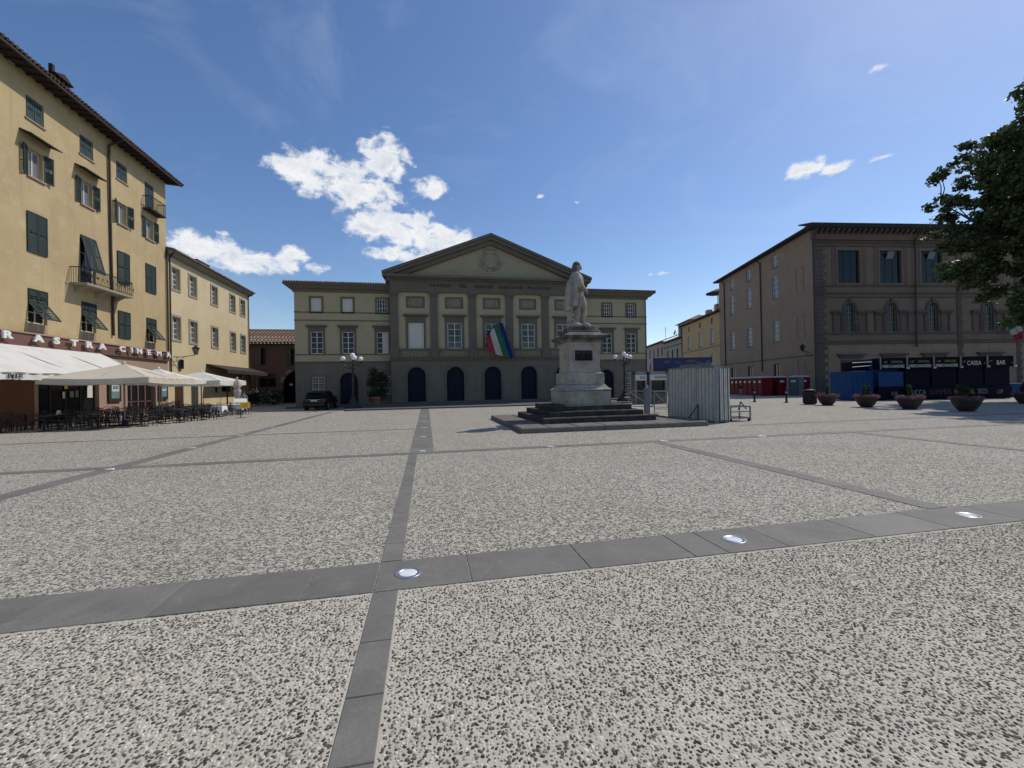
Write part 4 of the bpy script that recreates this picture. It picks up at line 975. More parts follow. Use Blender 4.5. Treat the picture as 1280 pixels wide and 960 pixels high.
def cream_building():
    T = thing('cream_building', 'cream three storey building with stone framed windows beside the cinema', 'building', (-22, 51, 0), PI/2)
    O = Matrix.Translation((-51, 0, 0))
    def B(): return MB(O)
    s0, s1 = 42.05, 59.4; cs = [43.45, 46.35, 50.6, 54.95, 57.7]
    ops = [(c-.62, c+.62, z0, z1) for c in cs for z0, z1 in ((11.05, 12.92), (6.52, 8.53))]
    wall(B(), s0, s1, 4.3, 14.1, ops, .05, .3).build('wall', 'cream_wall', T)
    wall(B(), s0, s1, 0, 4.3, [(43.1, 44.5, .1, 3.0), (45.8, 47.1, .1, 3.0), (50.5, 51.3, 1.6, 2.7), (52.0, 54.3, 1.7, 2.7), (56, 57.3, 1.5, 2.7)], .05, .3).build('ground_wall', 'cream_wall', T)
    B().add([(s1, .05, 0), (s1, 14, 0), (s1, 14, 14.1), (s1, .05, 14.1)], [(0, 1, 2, 3)]).build('side_wall', 'cream_wall', T)
    for c in cs:
        for z0, z1 in ((11.05, 12.92), (6.52, 8.53)):
            rect_ring(B(), c-.62, c+.62, z0, z1, .2, -.0, .08).build('window_surround', 'relief_plaster', T)
            w = window(T, O, c-.62, c+.62, z0, z1, .26, 2, 4, 'white_paint', 'glass_grey', .1, .06)
    d = B().box(43.1, 44.5, .2, .26, .1, 3.0).build('door', 'brown_door', T); mb = B()
    for x in (43.2, 43.85):
        for z in (.3, 1.2, 2.1): mb.box(x, x+.55, .17, .2, z, z+.75)
    mb.build('panel', 'brown_door', d)
    for a, b in ((45.8, 47.1),): B().box(a, b, .9, .95, .1, 3.0).build('passage', 'interior_dark', T)
    for a, b, c, d_ in ((50.5, 51.3, 1.6, 2.7), (52.0, 54.3, 1.7, 2.7), (56, 57.3, 1.5, 2.7)): window(T, O, a, b, c, d_, .2, 2, 1, 'dark_wood', 'glass_dark')
    B().prismx([(.1, 13.75), (-.2, 13.85), (-.5, 14.05), (-.5, 14.16), (.1, 14.3)], s0, s1+.4).build('cornice', 'relief_plaster', T)
    rf = B().add([(s0-.1, -.62, 14.2), (s1+.5, -.62, 14.2), (s1-3, 7, 16), (s0-.1, 7, 16)], [(0, 1, 2, 3)]).build('roof', 'roof_dark', T)
    k = s0; mb = B()
    while k < s1+.5: mb.path([(k, -.68, 14.24), (k, 1, 14.64)], [.09, .09], 6); k += .25
    mb.build('tile', 'roof_tile', rf)
    mb = B().box(46.6, 49.0, -.3, .6, 14.45, 14.75); mb.build('skylight', 'eave_wood', rf)
    B().tube([(s0+.18, -.5, 14.1), (s0+.35, -.08, 13.6), (s0+.35, -.06, 3.4)], .07, 8).build('downpipe', 'copper_pipe', T)
    B().tube([(s1-.15, -.5, 14.1), (s1-.15, -.06, 13.7), (s1-.1, -.06, .3)], .06, 8).build('downpipe', 'copper_pipe', T)
    # canopy over the cafe front
    cn = B().prismx([(.05, 4.62), (-1.9, 4.0), (-1.9, 3.86), (.05, 4.45)], 48.7, 60.3).build('canopy', 'eave_wood', T); mb = B()
    for x in (48.8, 52.5, 56.3, 60.1): mb.box(x-.05, x+.05, -1.85, -1.75, 0.02, 3.9)
    mb.build('canopy_post', 'eave_wood', cn); mb = B()
    mb.box(48.7, 60.3, -1.92, -1.86, 3.62, 3.9); mb.build('fascia', 'eave_wood', cn)
    # wall lantern on a scrolled bracket
    L = thing('wall_lantern', 'black iron lantern on a scrolled bracket fixed to the cream building', 'lantern', (-21.95, 42.75, 4.9), PI/2)
    mb = MB().tube([(0, 0, 0), (.5, -.35, .02), (1.55, -1.0, .25)], .03, 6).tube([(0, 0, -.45), (.35, -.25, -.35), (.8, -.5, .05)], .022, 6)
    mb.tube([(.25+.16*math.cos(t), -.18, -.18+.16*math.sin(t)) for t in [2*PI*q/12 for q in range(13)]], .018, 5); mb.build('bracket', 'iron', L)
    c = (1.6, -1.03, .3); mb = MB().lathe([(.05, 0), (.17, .02), (.17, .06), (.13, .06)], c, 6).lathe([(.3, .55), (.32, .6), (.2, .72), (.08, .78), (.05, .9)], c, 6)
    for k in range(6):
        t = 2*PI*k/6; mb.cone((c[0]+.15*math.cos(t), c[1]+.15*math.sin(t), c[2]+.05), (c[0]+.27*math.cos(t), c[1]+.27*math.sin(t), c[2]+.58), .012, .012, 5)
    mb.build('cage', 'iron', L); MB().lathe([(.13, .06), (.26, .56)], c, 6).build('glass', 'glass_pale', L)
    A = tag(MB().box(-.28, .28, -.06, 0, -.42, .42).build('notice_board', 'dark_wood'), 'small dark notice board hung on the wall under the lantern', 'notice board')
    A.location = (-21.93, 44.0, 4.3); A.rotation_euler = (0, 0, PI/2)
cream_building()

# ================================================================== brick house in the corner
def brick_house():
    T = thing('brick_house', 'low old red brick house with tiled roof and big dark archway', 'house', (-18, 62, 0)); O = pt(18, 0, 0)
    def B(): return MB(O)
    ax = -16.8
    wall(B(), -26, -8, 0, 8.0, [(ax-2.1, ax+2.1, 0, 4.45, True), (-22.2, -21.0, 5.2, 7.45), (-18.5, -17.4, 5.2, 7.3), (-21.8, -19.8, 2.2, 3.4)], 0, .5).build('wall', 'old_brick', T)
    # archway with its separate brick voussoirs
    K = 17
    for k in range(K):
        t0, t1 = PI*k/K+.008, PI*(k+1)/K-.008; zc = 4.45-2.1
        pl = [(ax-r*math.cos(t), zc+r*math.sin(t)) for r, t in ((2.1, t0), (2.55, t0), (2.55, t1), (2.1, t1))]
        B().prism(pl, -.05, .1).build('voussoir', 'palazzo_buff' if k % 3 else 'old_brick', T)
    B().box(ax-2.6, ax+2.6, 5, 5.1, 0, 5).box(ax-2.7, ax-2.6, .5, 5.1, 0, 5).box(ax+2.6, ax+2.7, .5, 5.1, 0, 5).box(ax-2.7, ax+2.7, .5, 5.1, 5, 5.1).build('passage', 'interior_dark', T)
    for a, b, c, d in ((-22.2, -21.0, 5.2, 7.45), (-18.5, -17.4, 5.2, 7.3)):
        w = window(T, O, a, b, c, d, .2, 2, 3, 'eave_wood', 'glass_dark'); rect_ring(B(), a, b, c, d, .15, -.03, .05).build('surround', 'palazzo_stone', w)
        MB(O @ pt(a, -.03, c) @ rzm(rad(-8))).box(0, .7, -.05, 0, 0, d-c).build('shutter', 'palazzo_stone', w)
    window(T, O, -21.8, -19.8, 2.2, 3.4, .25, 2, 1, 'eave_wood', 'glass_dark')
    B().box(-21.5, -19.9, -.5, .0, 3.9, 4.0).build('ledge', 'palazzo_stone', T)
    B().box(-26, -8, -.55, .1, 7.86, 7.98).build('eave', 'eave_wood', T)
    rf = B().add([(-26, -.6, 8.0), (-8, -.6, 8.0), (-8, 4.6, 10.35), (-26, 4.6, 10.35)], [(0, 1, 2, 3)]).build('roof', 'roof_dark', T)
    tm = MB()
    for j in range(9):
        y0 = -.68+j*.58; z0 = 8.06+(y0+.6)*.452; tm.path([(0, y0, z0+.05), (0, y0+.62, z0+.3)], [.17, .12], 8)
    tm = tm.mesh('tile_row', 'roof_tile', False); k = -25.9
    while k < -8:
        o = obj('tile_row', tm, rf); o.location = (k+18, random.uniform(-.03, .03), random.uniform(-.02, .02)); k += .44
    B().path([(-26, 4.6, 10.42), (-8, 4.6, 10.42)], [.14, .14], 8).build('ridge', 'roof_tile', rf)
    sgn = tag(MB().box(-.2, .2, 0, .03, 0, .28).build('wall_plate', 'label_white'), 'small white plate just inside the dark archway of the brick house', 'plate'); sgn.location = (-17.6, 61.9, 2.3)
    sgn.location = (-18.0, 62.3, 2.35)
brick_house()

# ================================================================== palazzo on the right
PC = Vector((47.8, 44.5, 0)); PA = math.atan2(-.1155, .9933); SA = rad(15.3)
def quoin_run(par, M, s, w0, w1, z0, z1, step, y=-.06):
    m0 = MB().bevbox(-w0, w0, 0, .06, 0, step-.03, .015); a = MB(M).box(0, 0.001, 0, .001, 0, .001)
    z = z0; k = 0; cache = {}
    while z < z1-.1:
        w = w0 if k % 2 else w1
        MB(M).box(s, s+w, y, .0, z+.012, min(z+step, z1)-.012).build('quoin', 'palazzo_stone', par); z += step; k += 1
def palazzo():
    T = thing('palazzo', 'big buff palace with arched windows, rusticated corner and deep eaves', 'palace', PC[:], PA)
    I = Matrix.Identity(4)
    def B(M=I): return MB(M)
    L_ = 46; bay = [4.75+5.73*k for k in range(3)]+[24.1, 31.6, 37.3, 43]
    top = [(b-1.5, b+1.5, 13.9, 18.05) for b in bay]; mid = [(b-.66, b+.66, 7.75, 11.4, True) for b in bay]
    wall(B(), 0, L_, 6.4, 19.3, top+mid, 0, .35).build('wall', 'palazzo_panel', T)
    gd = [(b-1.1, b+1.1, .1, 3.9) for b in bay]
    wall(B(), 0, L_, 0, 6.4, gd, .0, .4).build('ground_wall', 'palazzo_buff', T)
    for k in range(9):                                       # rusticated ground storey
        z0 = .5+k*.6; pv = 1.75
        for b in bay+[L_+2.0]:
            e = (b-1.45 if z0 < 4.1 else b-2.865) if b < L_ else L_
            if z0 >= 4.1 and b < L_: e = b+.0
            B().box(pv, min(e, L_), -.05, 0, z0, z0+.57).build('stone_block', 'palazzo_buff', T); pv = (b+1.45) if z0 < 4.1 else e+.03
    for b in bay:
        w = B().box(b-1.1, b+1.1, .25, .3, .1, 3.9).build('door', 'dark_wood', T); rect_ring(B(), b-1.1, b+1.1, .1, 3.9, .3, -.08, .03, False).build('surround', 'palazzo_stone', w)
        B().box(b-1.9, b+1.9, -.4, 0, 4.75, 4.95).box(b-1.6, b+1.6, -.2, 0, 4.35, 4.75).build('hood', 'palazzo_stone', T)
    for i, b in enumerate(bay):
        # pink field, stone frame, big glazed window
        for a, c in ((b-2.32, b-1.72), (b+1.72, b+2.32)): B().box(a, c, -.03, 0, 13.72, 18.5).build('pink_panel', 'palazzo_pink', T)
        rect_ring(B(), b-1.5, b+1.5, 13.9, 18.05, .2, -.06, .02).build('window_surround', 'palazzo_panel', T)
        w = window(T, I, b-1.5, b+1.5, 13.9, 18.05, .2, 3, 4, 'iron_green', 'glass_teal', .09, .07, panes=True)
        if i in (1, 2): B(pt(b-.45, .17, 17.05) @ rxm(rad(22))).box(0, .9, -.02, .0, 0, .92).build('open_vent', 'glass_pale', w)
        # serliana: arched light between two side panels under a bracketed lintel
        arch_ring(B(), b, .66, .32, 7.75, 11.4, -.1, .03).build('arch_surround', 'palazzo_stone', T)
        B().prism([(b-.14, 11.35), (b+.14, 11.35), (b+.22, 11.95), (b-.22, 11.95)], -.18, .02).build('keystone', 'palazzo_stone', T)
        w = window(T, I, b-.66, b+.66, 7.75, 11.4, .18, 4, 6, 'frame_grey', 'glass_dark', .07, .045, arch=True)
        for sx in (-1, 1):
            x = b+sx*1.7; B().box(x-.38, x+.38, -.035, 0, 7.8, 9.86).build('side_panel', 'palazzo_pink', T)
            B().box(x-.85+(.1*-sx if sx > 0 else 0), x+.85-(.1*sx if sx < 0 else 0), -.34, 0, 10.15, 10.36).box(x-.75, x+.75, -.2, 0, 9.92, 10.15).build('lintel', 'palazzo_stone', T)
            for q in (-.55, .55): B().box(x+q-.12, x+q+.12, -.12, 0, 7.78, 9.9).build('pilaster', 'palazzo_stone', T)
    for z, h, d in ((18.5, .22, .12), (18.95, .14, .2), (13.45, .22, .16), (12.5, .16, .22), (12.05, .1, .1), (7.42, .22, .16), (6.4, .2, .22), (6.15, .12, .1)):
        B().box(-.02, L_, -d, 0, z, z+h).build('string_course', 'palazzo_stone', T)
    quoin_run(T, I, -.05, 1.25, 1.62, .3, 18.5, .52, -.09)
    for s in (19.6, 28.0): quoin_run(T, I, s, .62, .8, .3, 18.5, .52, -.08)
    # bracketed eave
    B().box(-.9, L_, -1.0, .1, 20.45, 20.62).box(-1.05, L_, -1.15, .1, 20.62, 20.95).build('eave', 'eave_wood', T)
    B().box(-.3, L_, -.3, .1, 19.3, 20.45).build('frieze', 'palazzo_pink', T)
    br = MB().prismx([(-.3, 19.95), (-.95, 20.3), (-.95, 20.45), (-.3, 20.45)], -.13, .13).mesh('bracket', 'palazzo_stone'); s = -.15
    while s < L_: o = obj('bracket', br, T); o.location = (s, 0, 0); s += .72
    # roof plane over both fronts
    S = Matrix.Rotation(0, 4, 'Z')
    u2 = Vector((math.sin(SA), math.cos(SA), 0)); rot = rzm(-PA); u2l = rot @ u2; e = u2l*28.5
    n2l = rot @ Vector((-math.cos(SA), math.sin(SA), 0))
    c0 = Vector((-1.05, -1.15, 20.96)); 
    B().add([c0, (L_, -1.15, 20.96), (L_, 12, 24.2), (8+6, 12, 24.2)], [(0, 1, 2, 3)]).build('roof', 'roof_dark', T)
    far = c0+e; inn = Vector((14, 12, 24.2)); B().add([c0, inn, inn+e, far], [(0, 1, 2, 3)]).build('roof', 'roof_dark', T)
    k = -1.0; mb = B()
    while k < 24: mb.path([(k, -1.2, 20.98), (k, 1.0, 21.5)], [.1, .1], 6); k += .27
    mb.build('tile', 'tile_dark', T)
    B().tube([(13.65, -1.1, 20.5), (13.65, -.3, 19.3), (13.6, -.28, 12), (13.55, -.28, 5.7)], .09, 8).build('downpipe', 'copper_pipe', T)
    B().tube([(-.25, -1.1, 20.5), (-.22, -.25, 19.0), (-.2, -.25, .2)], .09, 8).build('downpipe', 'copper_pipe', T)
    # --- plain side front: x along u2, outside towards the square
    # local frame whose -y is n2 and whose x runs from the far end to the corner
    xl_ = -u2l; yl = -n2l; MS = Matrix((xl_, yl, Vector((0, 0, 1)))).transposed().to_4x4()
    def X(s): return -s
    cs = (22.7, 16.5, 8.7); ops = []
    for s in cs: ops += [(X(s)-.78, X(s)+.78, 18.2, 20.0), (X(s)-.82, X(s)+.82, 13.75, 17.0), (X(s)-.82, X(s)+.82, 7.5, 10.48), (X(s)-.9, X(s)+.9, 2.3, 4.2)]
    wall(MB(MS), -28.0, -.0, 0, 20.75, ops, 0, .35).build('side_wall', 'palazzo_buff', T)
    MB(MS).add([(-28, 0, 0), (-28, 10, 0), (-28, 10, 20.75), (-28, 0, 20.75)], [(0, 1, 2, 3)]).build('end_wall', 'palazzo_buff', T)
    for s in cs:
        for k, (z0, z1) in enumerate(((18.2, 20.0), (13.75, 17.0), (7.5, 10.48), (2.3, 4.2))):
            hw = (.78, .82, .82, .9)[k]; w = window(T, MS, X(s)-hw, X(s)+hw, z0, z1, .14, 2, (2, 4, 4, 1)[k], 'white_paint' if k < 3 else 'iron', 'glass_pale' if k < 3 else 'glass_dark', .1, .06)
            MB(MS).box(X(s)-hw-.05, X(s)+hw+.05, -.06, .1, z0-.1, z0).build('sill', 'palazzo_stone', w)
    for z0, z1 in ((13.4, 16.5), (7.3, 10.3), (1.0, 4.4)):    # blind window near the corner: shallow recess frame
        rect_ring(MB(MS), X(3.55), X(2.15), z0, z1, .12, -.05, 0).build('blind_window', 'palazzo_buff', T)
    MB(MS).box(-28, -.3, -.07, 0, 4.88, 5.0).build('string_course', 'palazzo_stone', T)
    MB(MS).box(-28.6, 1.0, -.9, .1, 20.7, 20.95).build('eave', 'eave_wood', T)
    for s in (25.6, 12.65): MB(MS).tube([(X(s), -.85, 20.6), (X(s), -.12, 20.0), (X(s), -.1, 3.2)], .09, 8).build('downpipe', 'copper_pipe', T)
    L = thing('wall_lantern', 'black iron lantern on a bracket at the rusticated palace corner', 'lantern', (T.matrix_basis @ MS @ Vector((X(1.0), -.1, 5.3)))[:], 0)
    mb = MB().tube([(0, 0, 0), (-.7, -.25, .05), (-1.5, -.5, .1)], .04, 6).tube([(0, 0, -.5), (-.5, -.2, -.4), (-1.0, -.35, 0)], .03, 6); mb.build('bracket', 'iron', L)
    MB().lathe([(.05, 0), (.18, .02), (.3, .55), (.32, .6), (.1, .8), (.04, .95)], (-1.6, -.53, .12), 6).build('cage', 'iron', L)
palazzo()

# ================================================================== street beyond
def street():
    u2 = Vector((math.sin(SA), math.cos(SA), 0)); n2 = Vector((-math.cos(SA), math.sin(SA), 0))
    def frame(s): q = PC+u2*s; return (q.x, q.y, 0)
    rz = math.atan2(-u2.y, -u2.x)
    def house(name, label, s0, s1, h, wm, wins, roofh=1.2, over=.7):
        T = thing(name, label, 'house', frame(s0), rz); L = s1-s0    # local x runs back towards s0 as negative, outside is -y
        ops = [(-(a-s0)-w/2, -(a-s0)+w/2, z0, z1, ar) for a, w, z0, z1, ar, *_ in wins]
        wall(MB(), -L, 0, 0, h, ops, 0, .3).build('wall', wm, T)
        MB().add([(-L, 0, 0), (-L, 10, 0), (-L, 10, h), (-L, 0, h)], [(0, 1, 2, 3)]).build('side_wall', wm, T)
        MB().add([(0, 0, 0), (0, 10, 0), (0, 10, h), (0, 0, h)], [(0, 1, 2, 3)]).build('side_wall', wm, T)
        for a, w, z0, z1, ar, fm, gm in wins:
            c = -(a-s0)
            ww = window(T, Matrix.Identity(4), c-w/2, c+w/2, z0, z1, .12, 2, 3, fm, gm, .08, .05, arch=ar)
            MB().box(c-w/2-.1, c+w/2+.1, -.1, .05, z0-.12, z0).build('sill', 'palazzo_stone', ww)
        MB().box(-L-.2, .2, -over, .1, h-.05, h+.14).build('eave', 'eave_wood', T)
        rf = MB().add([(-L-.2, -over-.05, h+.15), (.2, -over-.05, h+.15), (.2, 6, h+.15+roofh*2), (-L-.2, 6, h+.15+roofh*2)], [(0, 1, 2, 3)]).build('roof', 'roof_tile', T)
        k = -L; mb = MB()
        while k < 0: mb.path([(k, -over-.1, h+.2), (k, 6, h+.2+roofh*2)], [.12, .12], 5); k += .32
        mb.build('tile', 'roof_tile', rf); return T
    g = 'glass_pale'; y = house('yellow_house', 'yellow street house with pointed grey windows beyond the palace', 28.1, 50, 15.2, 'street_yellow',
        [(a, 1.5, z0, z1, True, 'white_paint', g) for a in (31.8, 38.2, 45.0) for z0, z1 in ((9.4, 12.6), (3.6, 7.4))]+[(a, .7, 13.6, 14.6, False, 'eave_wood', 'glass_dark') for a in (31.8, 38.2, 45.0)])
    MB().box(-21.9, 0, -.1, 0, 8.7, 8.9).build('string_course', 'sign_brown', y); MB().tube([(-21.6, -.6, 15.1), (-21.6, -.1, 14.6), (-21.6, -.1, .3)], .1, 6).build('downpipe', 'copper_pipe', y)
    h2 = house('grey_house', 'grey beige street house between yellow house and pink house', 50.2, 64.5, 12.6, 'street_grey', [(a, 1.1, z0, z1, False, 'dark_wood', 'glass_dark') for a in (53.5, 57.5, 61.5) for z0, z1 in ((8.0, 10.4), (3.8, 6.2))])
    MB().box(-14.3, 0, -.12, 0, 11.2, 11.4).build('string_course', 'palazzo_stone', h2)
    house('pink_house', 'pinkish street house with dark shutters at the far end of the street', 64.7, 86, 13.2, 'street_rose', [(a, 1.2, z0, z1, False, 'eave_wood', 'glass_dark') for a in (67, 71, 75.5, 80) for z0, z1 in ((9.6, 12.0), (5.6, 8.0), (1.5, 4))])
    # attic house and roof terrace on the yellow house
    def at(s, d, z): q = PC+u2*s-n2*d; return (q.x, q.y, z)
    A = thing('attic_house', 'small rooftop attic with hipped tiled roof above the grey house', 'attic', at(53.5, 3.5, 13.2), rz)
    wall(MB(), -10, 0, 0, 4.3, [(-7.9, -6.7, 1.4, 3.2), (-5.4, -4.2, 1.4, 3.2)], 0, .2).build('wall', 'street_grey', A); MB().box(-9.9, -.1, .25, 6, 0, 4.28).build('core', 'street_grey', A)
    MB().box(-10.01, -10, 0, 6, 0, 4.3).box(0, .01, 0, 6, 0, 4.3).build('side_wall', 'street_grey', A)
    for c in (-7.3, -4.8): window(A, Matrix.Identity(4), c-.6, c+.6, 1.4, 3.2, .1, 2, 2, 'dark_wood', 'glass_dark')
    MB().add([(-10.8, -.8, 4.3), (.8, -.8, 4.3), (.8, 6.8, 4.3), (-10.8, 6.8, 4.3), (-7, 3, 6.0), (-3, 3, 6.0)], [(0, 1, 5, 4), (1, 2, 5), (2, 3, 4, 5), (3, 0, 4), (0, 3, 2, 1)]).build('roof', 'roof_tile', A)
    R = thing('roof_terrace', 'brick roof terrace with glazed room above the yellow house', 'terrace', at(28.5, 2.2, 15.6), rz)
    MB().box(-4.2, -.2, 1.4, 6, 0, 5.2).build('room_wall', 'street_rose', R); MB().box(-5.0, .6, .8, 6.5, 5.2, 5.45).build('roof', 'roof_tile', R)
    wn = MB().box(-3.6, -.6, 1.3, 1.4, 2.3, 4.4).build('window', 'iron_green', R)
    for k in range(3): MB().box(-3.5+k*.97, -2.6+k*.97, 1.28, 1.3, 2.4, 4.3).build('pane', 'glass_pale', wn)
    for x, w_, h_ in ((-6.2, 1.1, 4.6), (-8.4, 1.3, 2.6), (-13.2, 1.4, 2.2)): MB().box(x-w_/2, x+w_/2, .6, 1.6, 0, h_).build('chimney_stack', 'street_yellow' if h_ < 4 else 'street_grey', R)
    mb = MB().tube([(-12.6, .8, 1.9), (-8.9, .8, 1.9)], .05).tube([(-12.6, .8, 1.1), (-8.9, .8, 1.1)], .05); mb.build('railing', 'white_paint', R)
    P = thing('roof_parasol', 'dark grey parasol standing on the roof terrace', 'parasol', at(36.6, 3.2, 17.2), rz)
    MB().tube([(0, 0, 0), (0, 0, 4.1)], .06).build('pole', 'iron', P); MB().lathe([(2.4, 3.15), (2.35, 3.3), (1.2, 3.75), (.05, 4.2)], n=8).build('canopy', 'eave_wood', P)
    # satellite dish and aerial
    D = thing('satellite_dish', 'satellite dish on the tiled roof of the grey house', 'satellite dish', at(60.5, 2.0, 13.0), rz); MB().tube([(0, 0, 0), (0, 0, 2.2)], .05).build('mast', 'iron', D); MB(pt(0, -.2, 2.1) @ rxm(rad(75))).lathe([(.05, .0), (.4, .06), (.75, .22)], n=14).build('dish', 'galvanised_dull', D)
    D = thing('aerial', 'thin television aerial on the far street roof', 'aerial', at(70, 2.0, 13.6), rz); mb = MB().tube([(0, 0, 0), (0, 0, 4.4)], .05)
    for k in range(5): mb.tube([(-.6+k*.05, 0, 3.2+k*.25), (.6-k*.05, 0, 3.2+k*.25)], .03)
    mb.build('mast', 'iron', D)
street()

# ================================================================== cafe terrace
def awning():
    T = thing('shop_awning', 'large white sloping fabric awning under the cinema sign', 'awning', (-22, 27, 0), PI/2); O = pt(-27, 0, 0)
    a, b = 18.2, 34.0; n = 44
    def top(u, v):
        s = a+(b-a)*u; return (s, -.15-3.75*v, 4.5-1.72*v-.10*math.sin(PI*v)+.03*math.sin(u*PI*8)**2*v)
    MB(O).grid(n, 8, top).build('fabric', 'awning_white', T, True)
    MB(O).grid(90, 2, lambda u, v: (a+(b-a)*u, -3.9-.02*math.sin(u*150), 2.78-.3*v-(.035*abs(math.sin(u*PI*40)) if v > .9 else 0))).build('valance', 'awning_white', T, True)
    MB(O).add([(b, -.15, 4.48), (b, -3.9, 2.76), (b, -3.9, 2.5), (b, -.15, 2.9)], [(0, 1, 2, 3)])
    mb = MB(O)
    for s in (20, 23.5, 27, 30.4, 33.8): mb.tube([(s, -.15, 4.42), (s, -3.88, 2.72)], .025)
    mb.tube([(a, -3.88, 2.74), (b, -3.88, 2.74)], .04); mb.build('arm', 'galvanised_dull', T)
    for s in (33.9,): MB(O).tube([(s, -3.85, 0), (s, -3.85, 2.72)], .035).build('post', 'galvanised_dull', T)
    f = lettering('valance_text', 'BEER', .26, (23.05-27, -3.945, 2.53), 'letter_dark', T, 1.3)
awning()
def parasol(label, x, y, hx, hy, mat, zb=2.55, zt=3.35, val=.28, g=None, rz=0):
    T = thing('parasol', label, 'parasol', (x, y, 0), rz, g)
    MB().tube([(0, 0, .06), (0, 0, zt-.05)], .045, 8).build('pole', 'galvanised_dull', T)
    MB().box(-.45, .45, -.45, .45, 0, .07).lathe([(.12, .07), (.1, .3), (.06, .32)], n=10).build('base', 'iron', T)
    # four gores sagging between ribs
    cs = [(-hx, -hy), (hx, -hy), (hx, hy), (-hx, hy)]
    mb = MB()
    for k in range(4):
        p, q = cs[k], cs[(k+1) % 4]
        def gore(u, v, p=p, q=q):
            ex, ey = p[0]+(q[0]-p[0])*u, p[1]+(q[1]-p[1])*u
            return (ex*v, ey*v, zt-(zt-zb)*v-.07*math.sin(PI*u)*v-.05*math.sin(PI*v))
        mb.grid(10, 8, gore)
    mb.ball((0, 0, zt+.03), .09, 8, 6); mb.build('canopy', mat, T, True)
    mb = MB()
    for k in range(4):
        p, q = cs[k], cs[(k+1) % 4]
        def vl(u, v, p=p, q=q):
            ex, ey = p[0]+(q[0]-p[0])*u, p[1]+(q[1]-p[1])*u; L = math.hypot(ex, ey)
            return (ex+.03*ex/L*math.sin(u*40), ey+.03*ey/L*math.sin(u*40), zb-.07*math.sin(PI*u)-val*v)
        mb.grid(30, 2, vl)
    mb.build('valance', mat, T, True); mb = MB()
    for c in cs+[(hx, 0), (-hx, 0), (0, hy), (0, -hy)]: mb.tube([(0, 0, zt-.08), (c[0]*.99, c[1]*.99, zb-.03-(.05 if 0 in c else 0))], .02, 5); mb.tube([(0, 0, zt-.75), (c[0]*.5, c[1]*.5, (zt+zb)/2-.1)], .016, 5)
    mb.build('ribs', 'galvanised_dull', T)
parasol('big beige square parasol over the cafe tables in front of the awning', -16.0, 26.6, 2.35, 2.15, 'parasol_beige')
parasol('white square parasol between the beige parasol and the canopy', -16.9, 31.3, 1.9, 1.75, 'parasol_white', 2.6, 3.3)
parasol('white square parasol beside the folded parasol and canopy', -17.3, 37.4, 2.3, 2.3, 'parasol_white', 2.6, 3.35, .35)
def folded_parasol():
    T = thing('folded_parasol', 'folded beige parasol tied round its pole by the menu stand', 'parasol', (-14.6, 37.0, 0))
    MB().tube([(0, 0, 0), (0, 0, 2.75)], .035).build('pole', 'galvanised_dull', T); MB().box(-.35, .35, -.35, .35, 0, .06).build('base', 'iron', T)
    def fo(u, v):
        a = 2*PI*u; r = (.05+.2*math.sin(PI*min(1, v*1.1))**.6*(1-.25*v))*(1+.3*math.sin(a*6))*(.55 if .42 < v < .5 else 1); return (r*math.cos(a), r*math.sin(a), 2.7-1.75*v)
    MB().grid(36, 14, fo).build('canopy', 'parasol_beige', T, True); MB().ball((0, 0, 2.78), .07, 8, 6).build('finial', 'white_paint', T)
folded_parasol()

def chair():
    T = thing('cafe_chair', 'dark bistro chair with round back set at a cafe table', 'chair', group='dark chairs of the cafe terrace')
    MB().lathe([(.2, .44), (.215, .45), (.215, .47), (.2, .48)], n=14).build('seat', 'rattan_dark', T)
    for sx, sy in ((-1, -1), (1, -1)): MB().path([(sx*.15, sy*.15, .44), (sx*.2, sy*.21, 0)], [.016, .013], 6).build('leg', 'black_resin', T)
    for sx in (-1, 1): MB().path([(sx*.16, .22, 0), (sx*.16, .17, .46)], [.013, .016], 6).build('leg', 'black_resin', T)
    mb = MB().path([(-.17, .17, .46), (-.19, .22, .7), (-.13, .25, .86), (0, .26, .91), (.13, .25, .86), (.19, .22, .7), (.17, .17, .46)], [.016]*7, 6)
    mb.path([(-.09, .18, .47), (-.1, .225, .68), (0, .24, .78), (.1, .225, .68), (.09, .18, .47)], [.012]*5, 5); mb.build('backrest', 'black_resin', T)
    return T
def table(mat='black_resin'):
    T = thing('cafe_table', 'small square dark cafe table among the chairs', 'table', group='dark tables of the cafe terrace')
    MB().bevbox(-.36, .36, -.36, .36, .71, .74, .008).build('table_top', mat, T); MB().cone((0, 0, .04), (0, 0, .71), .035, .03, 8).build('column', 'black_resin', T)
    MB().box(-.28, .28, -.03, .03, 0, .04).box(-.03, .03, -.28, .28, .001, .041).build('base', 'black_resin', T); return T
ch0, tb0 = chair(), table(); used = [False, False]
def put(which, loc, rz, label=None):
    src = (ch0, tb0)[which]
    if not used[which]: used[which] = True; src.location = loc; src.rotation_euler = (0, 0, rz)
    else: dup(src, loc, rz, label)
linen = MB().bevbox(-.38, .38, -.38, .38, .742, .752, .003)
def clothm():
    mb = MB(); mb.add([(-.38, -.38, .75), (.38, -.38, .75), (.38, .38, .75), (-.38, .38, .75)], [(0, 1, 2, 3)])
    c = [(-.38, -.38), (.38, -.38), (.38, .38), (-.38, .38)]
    for k in range(4):
        p, q = c[k], c[(k+1) % 4]
        mb.grid(12, 3, lambda u, v, p=p, q=q: ((p[0]+(q[0]-p[0])*u)*(1+.1*v+.05*v*math.sin(u*14)), (p[1]+(q[1]-p[1])*u)*(1+.1*v+.05*v*math.sin(u*14+1)), .75-(.3+.14*(2*abs(u-.5))**2)*v))
    return mb.mesh('tablecloth', 'table_linen', True)
CL = clothm(); rr = random.Random(5)
spots = []
